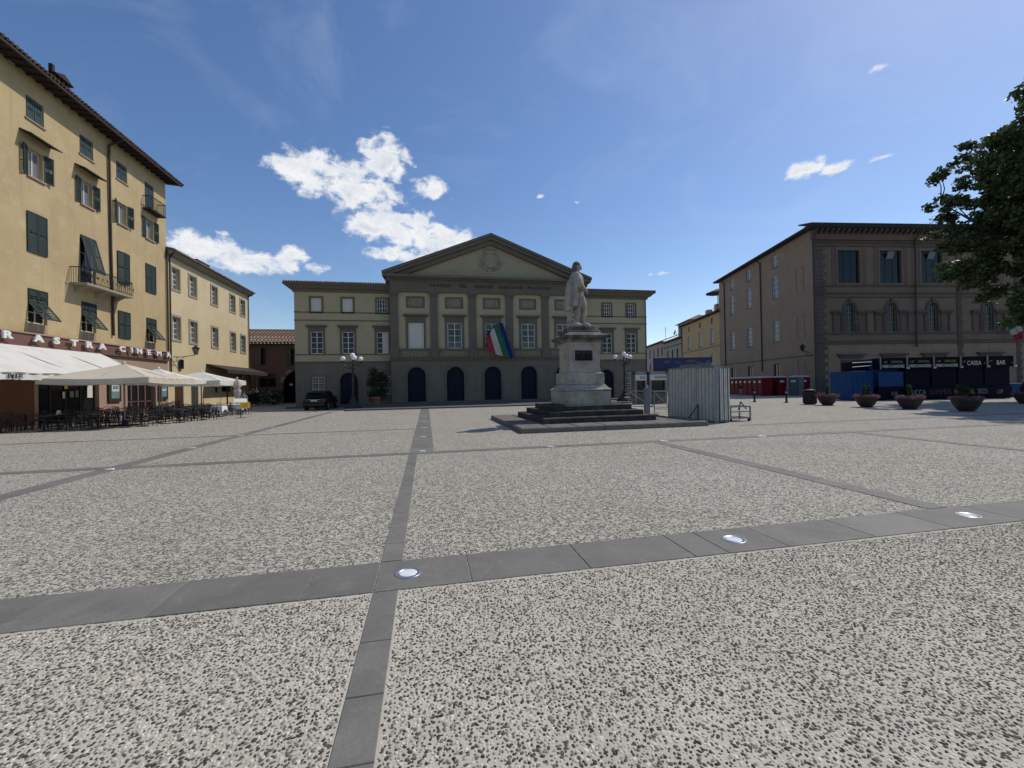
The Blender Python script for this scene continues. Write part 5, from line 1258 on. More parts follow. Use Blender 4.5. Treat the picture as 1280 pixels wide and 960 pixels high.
for i, X in enumerate((-20.0, -18.4, -16.7, -15.1)):
    for j, Y in enumerate((25.9, 27.7, 29.5, 31.4, 33.2, 35.0)):
        if X > -15.3 and Y < 27: continue
        spots.append((X+rr.uniform(-.15, .15), Y+rr.uniform(-.2, .2)))
spots += [(-14.7, 25.7), (-16.2, 24.6), (-18.0, 24.4), (-19.7, 24.3), (-13.9, 27.6), (-13.7, 29.6)]
linen_spots = [(-14.1, 32.7), (-13.7, 34.9), (-15.0, 36.2)]
for n_, (X, Y) in enumerate(spots+linen_spots):
    a0 = rr.uniform(-.25, .25); wl = n_ >= len(spots); put(1, (X, Y, 0), a0, 'small cafe table hidden under a white linen cloth' if wl else None)
    for k in range(4):
        if rr.random() < .16: continue
        a = a0+k*PI/2+rr.uniform(-.2, .2); d = rr.uniform(.55, .72); put(0, (X+math.sin(a)*d, Y-math.cos(a)*d, 0), a+PI, 'dark bistro chair drawn up to a table with white cloth' if wl else None)
for X, Y in linen_spots:
    o = obj('tablecloth', CL); o.location = (X, Y, 0); tag(o, 'white linen cloth hanging over a cafe table', 'tablecloth', 'white cloths on the terrace tables')
def menu_stand():
    T = thing('menu_stand', 'menu stand with white slanted top and yellow board', 'menu stand', (-11.9, 30.6, 0), rad(25))
    MB().box(-.3, .3, -.2, .2, 0, .03).build('foot', 'galvanised_dull', T); MB().tube([(0, 0, .03), (0, 0, .95)], .025).build('pole', 'iron', T)
    M = pt(0, 0, 1.1) @ rxm(rad(28)); MB(M).box(-.36, .36, -.26, .26, 0, .05).build('top_case', 'white_paint', T)
    b = MB(pt(.22, -.24, .62)).box(-.28, .28, -.02, .0, 0, .4).build('board', 'menu_yellow', T); MB(pt(.22, -.265, .68)).box(-.17, .17, -.004, 0, 0, .27).build('print', 'menu_orange', b)
menu_stand()
def card(label, x, y): 
    o = MB().prismx([(-.06, 0), (.06, 0), (0, .2)], -.08, .08).build('table_card', 'label_white'); tag(o, label, 'card'); o.location = (x, y, .742)
card('white folded menu card standing on a dark cafe table', spots[5*2-1][0] if False else spots[6][0], spots[6][1])

def person(label, loc, rz, shirt, trousers, hair, pose, h=1.72):
    T = thing('person', label, 'person', loc, rz); k = h/1.75
    J = dict(pelvis=(0, 0, .95), chest=(0, .0, 1.28), neck=(0, 0, 1.47), head=(0, -.02, 1.6), crown=(0, 0, 1.7)); J.update(pose)
    V = []; R = []; E = []; idx = {}
    def v(n, p, r): idx[n] = len(V); V.append(tuple(c*k for c in p)); R.append(r*k); return idx[n]
    v('pelvis', J['pelvis'], .145); v('waist', tuple((a+b)/2 for a, b in zip(J['pelvis'], J['chest'])), .13); v('chest', J['chest'], .155); v('neck', J['neck'], .06); v('head', J['head'], .092); v('crown', J['crown'], .07)
    E += [(0, 1), (1, 2), (2, 3), (3, 4), (4, 5)]
    for s in 'lr':
        sx = -1 if s == 'l' else 1
        sh, el_, wr, hd = J['arm_'+s]; a = v('sh'+s, (sx*.17, 0, 1.4), .065); b = v('el'+s, el_, .045); c = v('wr'+s, wr, .034); d = v('hd'+s, hd, .028); E += [(2, a), (a, b), (b, c), (c, d)]
        kn, an, to = J['leg_'+s]; a = v('hp'+s, (sx*.09, 0, .88), .1); b = v('kn'+s, kn, .062); c = v('an'+s, an, .042); d = v('to'+s, to, .032); E += [(0, a), (a, b), (b, c), (c, d)]
    me = bpy.data.meshes.new('body'); me.from_pydata(V, E, []); o = obj('body', me, T)
    sk = o.modifiers.new('skin', 'SKIN'); me_ = o.data
    if not me_.skin_vertices: me_.attributes  # layer is made by the modifier
    lay = me_.skin_vertices[0].data if me_.skin_vertices else None
    if lay is None:
        bm_ = None
    else:
        for i, r in enumerate(R): lay[i].radius = (r, r*.85); lay[i].use_root = (i == 0)
    sk.use_smooth_shade = True; ss = o.modifiers.new('sub', 'SUBSURF'); ss.levels = ss.render_levels = 2
    mt, nt, b = nodes('clothing'); tc = nt.nodes.new('ShaderNodeTexCoord'); sp = nt.nodes.new('ShaderNodeSeparateXYZ'); nt.links.new(tc.outputs['Object'], sp.inputs[0])
    r = nt.nodes.new('ShaderNodeValToRGB'); r.color_ramp.interpolation = 'CONSTANT'; els = [(0, (.02, .02, .02)), (.05, trousers), (.53, shirt), (.815, (.42, .25, .18)), (.93, hair)]
    while len(r.color_ramp.elements) < len(els): r.color_ramp.elements.new(.5)
    for e_, (t, c) in zip(r.color_ramp.elements, els): e_.position = t; e_.color = (*c, 1)
    m_ = nt.nodes.new('ShaderNodeMath'); m_.operation = 'DIVIDE'; m_.inputs[1].default_value = 1.8*k; nt.links.new(sp.outputs[2], m_.inputs[0]); nt.links.new(m_.outputs[0], r.inputs[0])
    nt.links.new(r.outputs[0], b.inputs['Base Color']); b.inputs['Roughness'].default_value = .85; me.materials.append(mt)
    MB().ball((0, -.005, 1.64*k), .1*k, 10, 8, 1.12).build('hair', None, T, True).data.materials.append(hair_mat(hair)); 
    fm = MB().ball((0, -.1*k, 1.59*k), .02*k, 6, 5, 1.4); fm.build('nose', 'skin', T, True)
    for sx in (-1, 1): MB().ball((sx*.095*k, 0, 1.6*k), .022*k, 6, 5, 1.4).build('ear', 'skin', T, True)
    return T
HM = {}
def hair_mat(c):
    if c not in HM: HM[c] = simple('hair', c, .6)
    return HM[c]
walk = dict(arm_l=(0, (-.24, .1, 1.12), (-.24, -.02, .9), (-.23, -.06, .8)), arm_r=(0, (.24, .02, 1.12), (.24, -.16, .95), (.22, -.2, .86)),
            leg_l=((-.1, -.18, .5), (-.1, -.24, .07), (-.1, -.4, .035)), leg_r=((.1, .06, .48), (.1, .28, .12), (.1, .2, .035)))
stand = dict(arm_l=(0, (-.26, .02, 1.12), (-.18, -.18, 1.0), (-.1, -.24, 1.02)), arm_r=(0, (.26, .02, 1.12), (.18, -.2, 1.02), (.1, -.26, 1.03)),
             leg_l=((-.1, -.02, .48), (-.1, .0, .07), (-.11, -.15, .035)), leg_r=((.1, -.02, .48), (.1, .0, .07), (.11, -.15, .035)))
person('person in dark top and light trousers walking past the red cabins', (35.8, 43.0, 0), rad(-60), (.02, .02, .025), (.25, .22, .18), (.03, .02, .015), walk, 1.6)
person('person in grey top standing behind the menu stand by the folded parasol', (-14.0, 36.6, 0), rad(20), (.2, .2, .21), (.03, .03, .035), (.02, .015, .012), stand, 1.76)

def shrub(name, label, loc, clumps, n, size, mat='leaf_dark', stems=6, seed=1, group=None):
    T = thing(name, label, 'shrub', loc, 0, group); T_ = random.Random(seed)
    obj('foliage', leaf_mesh('foliage', mat, clumps, n, size, seed), T); mb = MB()
    for k in range(stems):
        c = T_.choice(clumps); mb.path([(T_.uniform(-.1, .1), T_.uniform(-.1, .1), 0), (c[0]*.5, c[1]*.5, c[2]*.55), (c[0], c[1], c[2])], [.025, .02, .01], 5)
    mb.build('stem', 'bark', T); return T
for k, (x, y, s) in enumerate(((-19.6, 55.5, 1.0), (-18.4, 57.0, .9), (-17.8, 54.6, .75), (-19.4, 52.8, .8))):
    rq = random.Random(k+3); cl = [(rq.uniform(-.7, .7)*s, rq.uniform(-.7, .7)*s, rq.uniform(.5, 1.7)*s, .55*s, .55*s, .5*s) for _ in range(8)]
    shrub('oleander', ('dark oleander bush with white flowers beside the cream building', 'dark leafy bush in front of the brick house wall', 'low dark bush by the menu stand side of the brick house', 'rounded dark bush at the end of the canopy')[k], (x, y, 0), cl, 1500, .16, 'petal_white' if k in (0, 2) else 'leaf_dark', seed=k+2)

# ================================================================== car
def car():
    T = thing('parked_car', 'black sport utility car parked with its rear to the square by the theatre', 'car', (-9.15, 40.3, 0), rad(-3))
    # body lofted along its length (y = length, rear at -2.2); each station: y, half width low, half width belt, belt z, sill z
    st = [(-2.2, .80, .82, .92, .42), (-2.12, .9, .92, .98, .3), (-1.6, .92, .95, 1.0, .24), (-.6, .92, .95, .98, .24), (.6, .92, .95, .95, .24), (1.3, .9, .93, .92, .24), (1.9, .86, .88, .85, .26), (2.2, .74, .74, .7, .34)]
    def sec(y, wl, wb, zb, zs): return [(-wl*.92, zs), (-wl, zs+.12), (-wb, zs+(zb-zs)*.6), (-wb*.985, zb-.06), (-wb*.95, zb), (wb*.95, zb), (wb*.985, zb-.06), (wb, zs+(zb-zs)*.6), (wl, zs+.12), (wl*.92, zs)]
    mb = MB(); V = []; n = 10
    for s_ in st: V += [(x, s_[0], z) for x, z in sec(*s_)]
    F = [(i*n+k, i*n+(k+1) % n, (i+1)*n+(k+1) % n, (i+1)*n+k) for i in range(len(st)-1) for k in range(n)]+[tuple(range(n))[::-1], tuple(range((len(st)-1)*n, len(st)*n))]
    body = mb.add(V, F).build('body', 'car_black', T, True); body.modifiers.new('b', 'BEVEL').width = .03
    gh = [(-2.02, .86, .98, .86, .98), (-1.72, .78, 1.5, .87, .97), (-1.4, .74, 1.6, .88, .97), (-.2, .73, 1.64, .89, .96), (.5, .71, 1.55, .88, .95), (1.25, .68, .98, .84, .92)]
    V = []; 
    for y, wt, zt, wb, zb in gh: V += [(-wb, y, zb), (-wt, y, zt-.06), (-wt*.9, y, zt), (wt*.9, y, zt), (wt, y, zt-.06), (wb, y, zb)]
    F = [(i*6+k, i*6+k+1, (i+1)*6+k+1, (i+1)*6+k) for i in range(len(gh)-1) for k in range(5)]+[(5, 4, 3, 2, 1, 0)]
    MB().add(V, F).build('cabin', 'car_black', T, True)
    # windows a little proud of the cabin
    MB().add([(-.68, -1.98, 1.09), (.68, -1.98, 1.09), (.6, -1.755, 1.46), (-.6, -1.755, 1.46)], [(0, 1, 2, 3)]).build('rear_window', 'glass_dark', T)
    for sx in (-1, 1):
        for y0, y1 in ((-1.35, -.45), (-.38, .5)): MB().add([(sx*.885, y0, 1.04), (sx*.885, y1, 1.04), (sx*.765, y1-.12, 1.48), (sx*.765, y0+.08, 1.5)], [(0, 1, 2, 3)]).build('side_window', 'glass_dark', T)
        MB().box(sx*.72-.17, sx*.72+.17, -2.2, -2.1, .82, .98).build('tail_light', 'tail_red', T)
        MB().bevbox(sx*1.02-.1, sx*1.02+.1, .55, .72, .98, 1.12, .03).build('mirror', 'car_black', T)
        for y in (-1.35, 1.35):
            w = MB().cone((sx*.72, y, .34), (sx*.95, y, .34), .34, .34, 22).build('wheel', 'tyre', T); MB().cone((sx*.94, y, .34), (sx*.962, y, .34), .22, .2, 14).build('rim', 'alloy', w)
        MB().path([(sx*.62, -1.4, 1.6), (sx*.62, .3, 1.62)], [.02, .02], 6).build('roof_rail', 'alloy', T)
    MB().box(-.8, .8, -2.25, -2.15, .38, .58).build('bumper', 'black_resin', T); MB().box(-.26, .26, -2.235, -2.2, .76, .87).build('number_plate', 'label_white', T)
    MB().box(-.5, .5, -2.21, -2.17, .9, .93).build('trim', 'chrome_ring', T); MB().box(-.6, .6, -2.12, -1.72, 1.565, 1.6).build('spoiler', 'car_black', T)
car()

# ================================================================== lamps, pots, flags by the theatre
def lamp(label, x, y, rz, z0=.12, h=4.35):
    T = thing('street_lamp', label, 'lamp', (x, y, z0), rz); 
    MB().lathe([(.75, 0), (.75, .14), (.62, .16), (.58, .3), (.34, .42), (.28, .62), (.2, .7), (.17, .95), (.12, 1.02)], n=8).build('base', 'iron_green', T)
    MB().lathe([(.1, 1.0), (.085, 1.2), (.075, 2.5), (.065, h-1.0), (.1, h-.98), (.1, h-.9), (.06, h-.85), (.055, h-.2), (.1, h-.15), (.06, h-.1)], n=12).build('column', 'iron_green', T, True)
    gl_ = MB().ball((0, 0, 0), .21, 18, 12).mesh('globe', 'lamp_glass', True)
    for k, a in enumerate((0, 2*PI/3, 4*PI/3)):
        cx, cy = math.cos(a), math.sin(a); p = lambda r, z: (cx*r, cy*r, h+z)
        mb = MB().path([p(.05, -.95), p(.35, -.98), p(.62, -.85), p(.8, -.6), p(.82, -.45)], [.035, .03, .03, .028, .03], 6)
        mb.path([p(.06, -.45), p(.3, -.5), p(.45, -.68), p(.36, -.85), p(.2, -.78), p(.24, -.65)], [.025, .024, .024, .02, .02, .015], 6)
        mb.path([p(.5, -.9), p(.62, -.7), p(.52, -.58), p(.42, -.66)], [.02]*4, 5); mb.lathe([(.03, -.47), (.1, -.42), (.11, -.36), (.06, -.34)], (cx*.82, cy*.82, h), 10)
        ar = mb.build('arm', 'iron_green', T); o = obj('globe', gl_, ar); o.location = (cx*.82, cy*.82, h-.17)
    o = obj('globe', gl_, T); o.location = (0, 0, h+.1); return T
lamp('iron lamp with white globes beside the parked black car', -6.05, 37.6, rad(168)); lamp('iron lamp with white globes behind the statue and barrier', 18.35, 37.2, rad(20))
def potted(label, x, y, z, r, h, seed, pot=True):
    T = thing('potted_tree', label, 'potted tree', (x, y, z)); rq = random.Random(seed)
    MB().lathe([(.36, 0), (.4, .05), (.5, .55), (.58, .6), (.6, .72), (.55, .74), (.5, .68)], n=18).build('pot', 'terracotta', T, True); MB().lathe([(.01, .66), (.5, .66)], n=14).build('soil', 'soil', T)
    mb = MB().path([(0, 0, .6), (.03, .02, 1.1), (0, 0, 1.6)], [.07, .06, .05], 7); cl = []
    for k in range(16):
        a = rq.uniform(0, 2*PI); q = rq.uniform(.2, .75)*r; zz = h*.58+rq.uniform(-.38, .38)*h; q *= max(.35, 1-abs(zz-h*.55)/h*1.2)
        cl.append((q*math.cos(a), q*math.sin(a), zz, .45*r, .45*r, .4*r)); mb.path([(0, 0, 1.2), (q*.4*math.cos(a), q*.4*math.sin(a), (1.2+zz)/2), (q*math.cos(a), q*math.sin(a), zz)], [.035, .025, .01], 5)
    mb.build('trunk', 'bark', T); obj('crown', leaf_mesh('crown', 'leaf_dark', cl, 4200, .13, seed), T)
potted('bushy dark tree in a terracotta pot between lamp and theatre window', -4.5, 40.6, .25, 1.15, 3.3, 2); potted('bushy dark tree in a pot behind the statue pedestal', 15.9, 38.6, .12, 1.25, 3.5, 3)

def flag(label, base, tip, mats, drop, sway, seed=0, wave=.13):
    """flag hanging from a slanted pole: hoist along the pole end, cloth drooping in folds"""
    T = thing('flag', label, 'flag', base); b = Vector((0, 0, 0)); t = Vector(tip)-Vector(base)
    MB().cone(b, t, .028, .02, 8).build('pole', 'eave_wood', T); MB().ball(t, .05, 8, 6).build('finial', 'letter_gold', T)
    L = t.length; d = t.normalized(); n = len(mats); sw = Vector(sway)
    for i, m_ in enumerate(mats):
        def fn(u, v, i=i):
            w = (i+u)/n                                         # across the stripes (along fly = downward)
            p = d*(L*(.98-.5*v*(1-.35*w)))                      # along the hoist
            f = w*drop
            q = p+sw*w*(1-.3*v)+Vector((0, 0, -f*(1-.12*v)))
            fold = wave*math.sin(v*9+w*3.5+seed)*w
            return tuple(q+Vector((fold, .8*fold*math.cos(w*4), 0)))
        MB().grid(8, 18, fn).build('stripe' if n > 1 else 'cloth', m_, T, True)
    return T
FA = ((7.07, 8.1), (5.85, 6.5), (6.1, 5.2), (8.3, 4.65)); FB = ((7.2, 8.15), (7.62, 8.05), (8.72, 4.58), (8.05, 4.75))
def draped(label, base, tip, A, B, C, D, mats, y, seed):
    T = thing('flag', label, 'flag', base); b0 = Vector(base)
    MB().cone((0, 0, 0), Vector(tip)-b0, .028, .02, 8).build('pole', 'eave_wood', T); MB().ball(Vector(tip)-b0, .05, 8, 6).build('finial', 'letter_gold', T); n = len(mats)
    for i, m_ in enumerate(mats):
        def fn(u, v, i=i):
            w = (i+u)/n; x = (A[0]*(1-w)+B[0]*w)*(1-v)+(D[0]*(1-w)+C[0]*w)*v; z = (A[1]*(1-w)+B[1]*w)*(1-v)+(D[1]*(1-w)+C[1]*w)*v
            f = math.sin(w*10+v*2.5+seed)*(.06+.1*v)
            return tuple(Vector((x+.25*f, y+f-.25*v*0, z-.12*math.sin(PI*w)*v))-b0)
        MB().grid(8, 20, fn).build('stripe' if n > 1 else 'cloth', m_, T, True)
draped('italian tricolour flag hanging from a pole on the theatre balustrade', (7.9, 42.72, 5.6), (6.05, 41.55, 8.05), FA[0], FA[1], FA[2], FA[3], ('flag_green', 'flag_white', 'flag_red'), 41.6, 0)
draped('dark blue flag hanging beside the tricolour on the theatre balustrade', (8.1, 42.72, 5.6), (7.0, 41.75, 8.2), FB[0], FB[1], FB[2], FB[3], ('flag_blue',), 41.8, 1.3)
Tm = Matrix.Translation(PC) @ rzm(PA)
def pl(s, d, z): return (Tm @ Vector((s, -d, z)))[:]
flag('tricolour flag hanging from the palace window sill', pl(25.0, .2, 7.3), pl(25.6, 2.0, 9.2), ('flag_green', 'flag_white', 'flag_red'), 2.6, (.9, -.1, 0), .5)
flag('dark blue flag hanging from the palace front above the booths', pl(26.2, .2, 9.0), pl(27.0, 1.7, 11.2), ('flag_blue',), 2.6, (.1, -.1, 0), 2.0, .1)

# ================================================================== festival gear
def steel_panels():
    # corrugated panels standing on edge, face towards the cafe side
    def panel(label, x, y0, y1, h, tilt, thick=.17):
        T = thing('corrugated_hoarding', label, 'hoarding', (x, (y0+y1)/2, 0.02)); L = y1-y0; n = max(3, int(L/.24))
        M = Matrix.Rotation(tilt, 4, 'Y')
        pts = []
        for k in range(n): 
            a = -L/2+L*k/n; w = L/n; pts += [(0, a), (0, a+w*.36), (thick*.75, a+w*.5), (thick*.75, a+w*.86)]
        pts.append((0, L/2)); V = [(p, q, 0.03) for p, q in pts]+[(p, q, h-.02) for p, q in pts]; m_ = len(pts)
        MB(M).add(V, [(i, i+1, m_+i+1, m_+i) for i in range(m_-1)]).build('sheet', 'galvanised', T)
        MB(M).box(-.012, thick+.01, -L/2-.03, -L/2, 0, h).box(-.012, thick+.01, L/2, L/2+.03, 0, h).box(-.012, thick+.01, -L/2, L/2, h-.045, h+.02).box(-.012, thick+.01, -L/2, L/2, 0, .06).build('frame', 'galvanised_dull', T)
    names = ['corrugated steel hoarding panel facing the statue, front of the upright pack', 'short corrugated steel panel at the open end of the upright pack']
    panel(names[0], 12.02, 17.25, 19.55, 2.45, rad(1.5)); panel(names[1], 12.0, 15.98, 17.2, 2.4, rad(1.0))
    T = thing('panel_pack', 'pack of upright steel hoarding panels strapped together behind the corrugated face', 'steel panels', (12.24, 17.75, .02))
    for k in range(5): 
        x = k*.1; y0 = -1.78+.02*(k % 2); MB().box(x+.012, x+.085, y0, 1.78, .02, 2.44-.02*k).build('panel', 'galvanised_dull', T)
        MB().box(x+.02, x+.078, y0-.02, y0, .1, 2.3).build('edge_rail', 'galvanised', T)
    MB().box(.52, .58, -.6, 1.9, .02, 2.62).build('tall_panel', 'galvanised_dull', T)
    Lg = thing('panel_brace', 'thin steel brace leaning against the corrugated panels', 'brace', (11.8, 16.9, 0)); MB().tube([(-.2, .45, .02), (.12, .1, .75), (-.2, -.35, .02)], .022, 6).build('strut', 'iron', Lg)
    # low trolley poking out behind
    T = thing('steel_trolley', 'low flat steel trolley behind the pack of panels', 'trolley', (13.4, 16.6, 0)); mb = MB()
    for z in (.12, .62): mb.box(-.55, .6, -.35, -.31, z, z+.05).box(-.55, .6, .31, .35, z, z+.05).box(.56, .6, -.35, .35, z, z+.05)
    for x in (-.4, .58):
        for y in (-.33, .33): mb.box(x-.025, x+.025, y-.025, y+.025, .02, .66)
    mb.build('frame', 'galvanised_dull', T); MB().box(-.55, .58, -.3, .3, .4, .44).build('deck', 'galvanised_dull', T); MB().tube([(.1, -.2, .5), (.3, -.1, .85), (.5, -.2, .52)], .025).build('handle', 'iron', T)
    for x in (-.4, .5): MB().cone((x, -.3, .06), (x, -.36, .06), .06, .06, 10).build('wheel', 'tyre', T)
steel_panels()
def barriers():
    def gate(label, a, b, h=1.25):
        a = Vector(a); b = Vector(b); T = thing('crowd_barrier', label, 'barrier', a[:], math.atan2((b-a).y, (b-a).x)); L = (b-a).length
        mb = MB().tube([(0, 0, .02), (0, 0, h), (L, 0, h), (L, 0, .02)], .03, 8).tube([(0, 0, .25), (L, 0, .25)], .025, 6); mb.build('frame', 'galvanised_dull', T)
        MB().tube([(0.05, 0, h-.05), (L*.55, 0, .28)], .025, 6).build('brace', 'galvanised_dull', T); MB().tube([(L*.55, 0, .28), (L-.05, 0, h-.15)], .025, 6).build('brace', 'galvanised_dull', T)
        for x in (.15, L-.15): MB().box(x-.03, x+.03, -.3, .3, 0, .03).build('foot', 'galvanised_dull', T)
    gate('grey tubular barrier between the statue steps and the steel panels', (13.2, 26.2, 0), (14.6, 23.4, 0)); gate('grey tubular barrier close to the upright steel panels', (13.0, 22.6, 0), (14.0, 21.2, 0))
    P = thing('barrier_post', 'thick grey steel post on a foot plate by the barriers', 'post', (11.75, 21.2, 0)); MB().box(-.13, .13, -.1, .1, .06, 1.5).build('shaft', 'galvanised_dull', P); MB().box(-.7, .5, -.3, .3, 0, .06).build('foot', 'step_stone', P); MB().box(.04, .09, -.04, .04, 1.5, 1.66).build('pin', 'galvanised', P)
barriers()
def ticket_booths():
    # row of grey booths and the big blue banner on a frame behind them
    def booth(label, x, y, w, text, rz, sx=1.0):
        T = thing('ticket_booth', label, 'booth', (x, y, 0), rz); mb = MB().box(-w/2, -w/2+.16, 0, .9, 0, 2.75).box(w/2-.16, w/2, 0, .9, 0, 2.75).box(-w/2, w/2, 0, .9, 2.5, 2.75); mb.build('housing', 'galvanised_dull', T)
        MB().box(-w/2+.16, w/2-.16, .3, .34, .9, 2.0).build('window', 'glass_dark', T); MB().box(-w/2+.16, w/2-.16, .05, .85, 0, .9).build('counter', 'theatre_grey', T)
        s = MB().box(-w/2+.06, w/2-.06, -.04, -.002, 2.0, 2.48).build('sign', 'label_white', T); lettering('sign_text', text, .34, (.12*w, -.05, 2.13), 'letter_dark', s, sx, 1.0)
    booth('narrow grey booth with white header sign next to the lamp', 17.95, 33.3, 1.05, 'ICA', rad(-11), .8); booth('wider grey booth with white header sign beside the steel panels', 19.4, 33.0, 1.5, 'FOODS', rad(-11), .9)
    T = thing('festival_banner', 'long dark blue festival banner on a steel frame above the booths', 'banner', (21.75, 32.9, 0), rad(-11))
    MB().box(-2.6, 2.5, -.05, .05, 2.65, 3.9).build('banner', 'banner_blue', T); mb = MB()
    for x in (-2.5, 0, 2.4): mb.tube([(x, .1, 0), (x, .1, 3.95)], .05)
    mb.tube([(-2.55, .1, 3.85), (2.45, .1, 3.85)], .05); mb.build('frame', 'galvanised_dull', T)
    for t, x, z, m_, s in (('LSF', -1.45, 3.45, 'letter_grey', .3), ('SUMMER', -1.3, 3.0, 'letter_maroon', .2), ('LUCCA', .55, 3.5, 'letter_gold', .26), ('SUMMER', .45, 3.2, 'letter_grey', .2), ('LSF', 2.1, 3.45, 'letter_grey', .28)): lettering('banner_text', t, s, (x, -.065, z), m_, T)
    MB().box(-.75, -.2, -.06, -.052, 3.48, 3.52).build('rule', 'letter_grey', T); MB().box(1.1, 1.6, -.06, -.052, 3.42, 3.46).build('rule', 'letter_grey', T)
ticket_booths()
def cabins():
    u2 = Vector((math.sin(SA), math.cos(SA), 0)); rz = math.atan2(-u2.y, -u2.x)
    def cabin(mat, label, loc, rz, group=None):
        T = thing('toilet_cabin', label, 'toilet cabin', loc, rz, group)
        MB().bevbox(-.55, .55, 0, 1.15, .08, 2.12, .02).box(-.53, .53, .02, 1.13, 0, .08).build('shell', mat, T)
        MB().lathe([(.58, 2.12), (.6, 2.16), (.45, 2.28), (.1, 2.33)], (0, .575, 0), sq=True).build('roof', 'toilet_roof', T)
        d = MB().box(-.42, .42, -.03, -.001, .16, 2.02).build('door', mat, T); MB().box(-.26, .26, -.045, -.031, 1.55, 1.78).build('label', 'label_white', d); MB().box(.3, .36, -.06, -.031, 1.0, 1.12).build('latch', 'iron', d)
        for sx in (-1, 1): MB().box(sx*.49-.03, sx*.49+.03, -.035, -.001, .1, 2.1).build('corner_post', mat, T)
        return T
    P0 = Vector((38.6, 43.3, 0)); c0 = cabin('toilet_red', 'red toilet cabin in the row along the palace side', P0[:], rz, 'row of red toilet cabins')
    for k in range(1, 9): q = P0+u2*1.2*k; dup(c0, q[:], rz)
    a = rad(-8)
    cabin('toilet_red', 'red toilet cabin turned towards the square next to the grey cabin', (40.9, 42.5, 0), a); cabin('toilet_grey', 'grey toilet cabin standing between two red cabins', (41.5, 41.5, 0), rz+rad(35))
    cabin('toilet_red', 'red toilet cabin with dark side nearest to the palace corner', (43.1, 41.7, 0), rad(-30)); cabin('toilet_grey', 'dark grey toilet cabin behind the red one at the palace corner', (44.2, 42.6, 0), rad(-30))
cabins()
def bollard(x, y):
    T = thing('bollard', 'dark metal bollard with pale band standing in front of the cabins', 'bollard', (x, y, 0), 0, 'bollards by the cabins'); MB().lathe([(.13, 0), (.13, .06), (.075, .1), (.07, .85), (.095, .88), (.095, .93), (.06, .97), (.05, 1.05), (.075, 1.1), (.05, 1.16)], n=12).build('post', 'iron', T, True); MB().lathe([(.0765, .8), (.0765, .86)], n=12).build('band', 'label_white', T)
bollard(27.0, 30.9); bollard(27.8, 28.5)
def bin_():
    T = thing('litter_bin', 'dark round litter bin next to the first flower bowl', 'bin', (27.1, 25.75, 0)); MB().lathe([(.33, 0), (.36, .05), (.38, .9), (.35, .92)], n=16).build('body', 'bowl_dark', T); mb = MB()
    for k in range(16): t = 2*PI*k/16; mb.box(.385*math.cos(t)-.03, .385*math.cos(t)+.03, .385*math.sin(t)-.03, .385*math.sin(t)+.03, .08, .88)
    mb.build('slat', 'bowl_dark', T); MB().lathe([(.3, .93), (.4, .94), (.36, 1.04), (.1, 1.1)], n=16).build('lid', 'iron', T)
bin_()
def planter(label, x, y, s, kind, seed):
    T = thing('planter', label, 'planter', (x, y, 0)); T.scale = (.66, .66, .86); rq = random.Random(seed)
    MB().lathe([(.42, 0), (.46, .05), (.62, .2), (.82, .5), (.86, .62), (.92, .66), (.92, .72), (.84, .72), (.8, .6)], n=24).build('bowl', 'bowl_dark', T, True); MB().lathe([(.01, .63), (.82, .63)], n=18).build('soil', 'soil', T)
    cl = [(.74*math.cos(a), .74*math.sin(a), .78+rq.uniform(-.03, .05), .3, .3, .14) for a in [2*PI*k/14 for k in range(14)]]; obj('flowers', leaf_mesh('flowers', 'petal', cl, 2600, .07, seed), T)
    if kind == 'columns':
        for q in s:
            c = [(q, 0, .8+.1*k, .16, .16, .12) for k in range(8)]; tp = obj('topiary', leaf_mesh('topiary', 'leaf_topiary', c, 1900, .055, seed+5), T); MB().cone((q, 0, .6), (q, 0, 1.5), .035, .02, 6).build('stem', 'bark', tp)
    else:
        c = [(rq.uniform(-.32, .32), rq.uniform(-.3, .3), rq.uniform(.95, 1.5), .3, .3, .26) for k in range(9)]; tp = obj('shrub', leaf_mesh('shrub', 'leaf_dark', c, 2600, .08, seed+5), T); MB().cone((0, 0, .6), (.05, 0, 1.2), .04, .02, 6).build('stem', 'bark', tp)
planter('dark bowl of pink flowers with one green topiary column by the bin', 27.0, 24.3, (0,), 'columns', 1); planter('dark bowl of pink flowers with two green topiary columns', 26.8, 21.5, (-.26, .26), 'columns', 2)
planter('dark bowl of pink flowers with single topiary in shadow before the booths', 26.75, 19.05, (0,), 'columns', 3); planter('large dark bowl with round bush and few flowers under the tree', 27.1, 16.7, (0,), 'bush', 4); planter('dark flower bowl in the shade beyond the tree trunk', 36.9, 19.7, (0,), 'bush', 6)
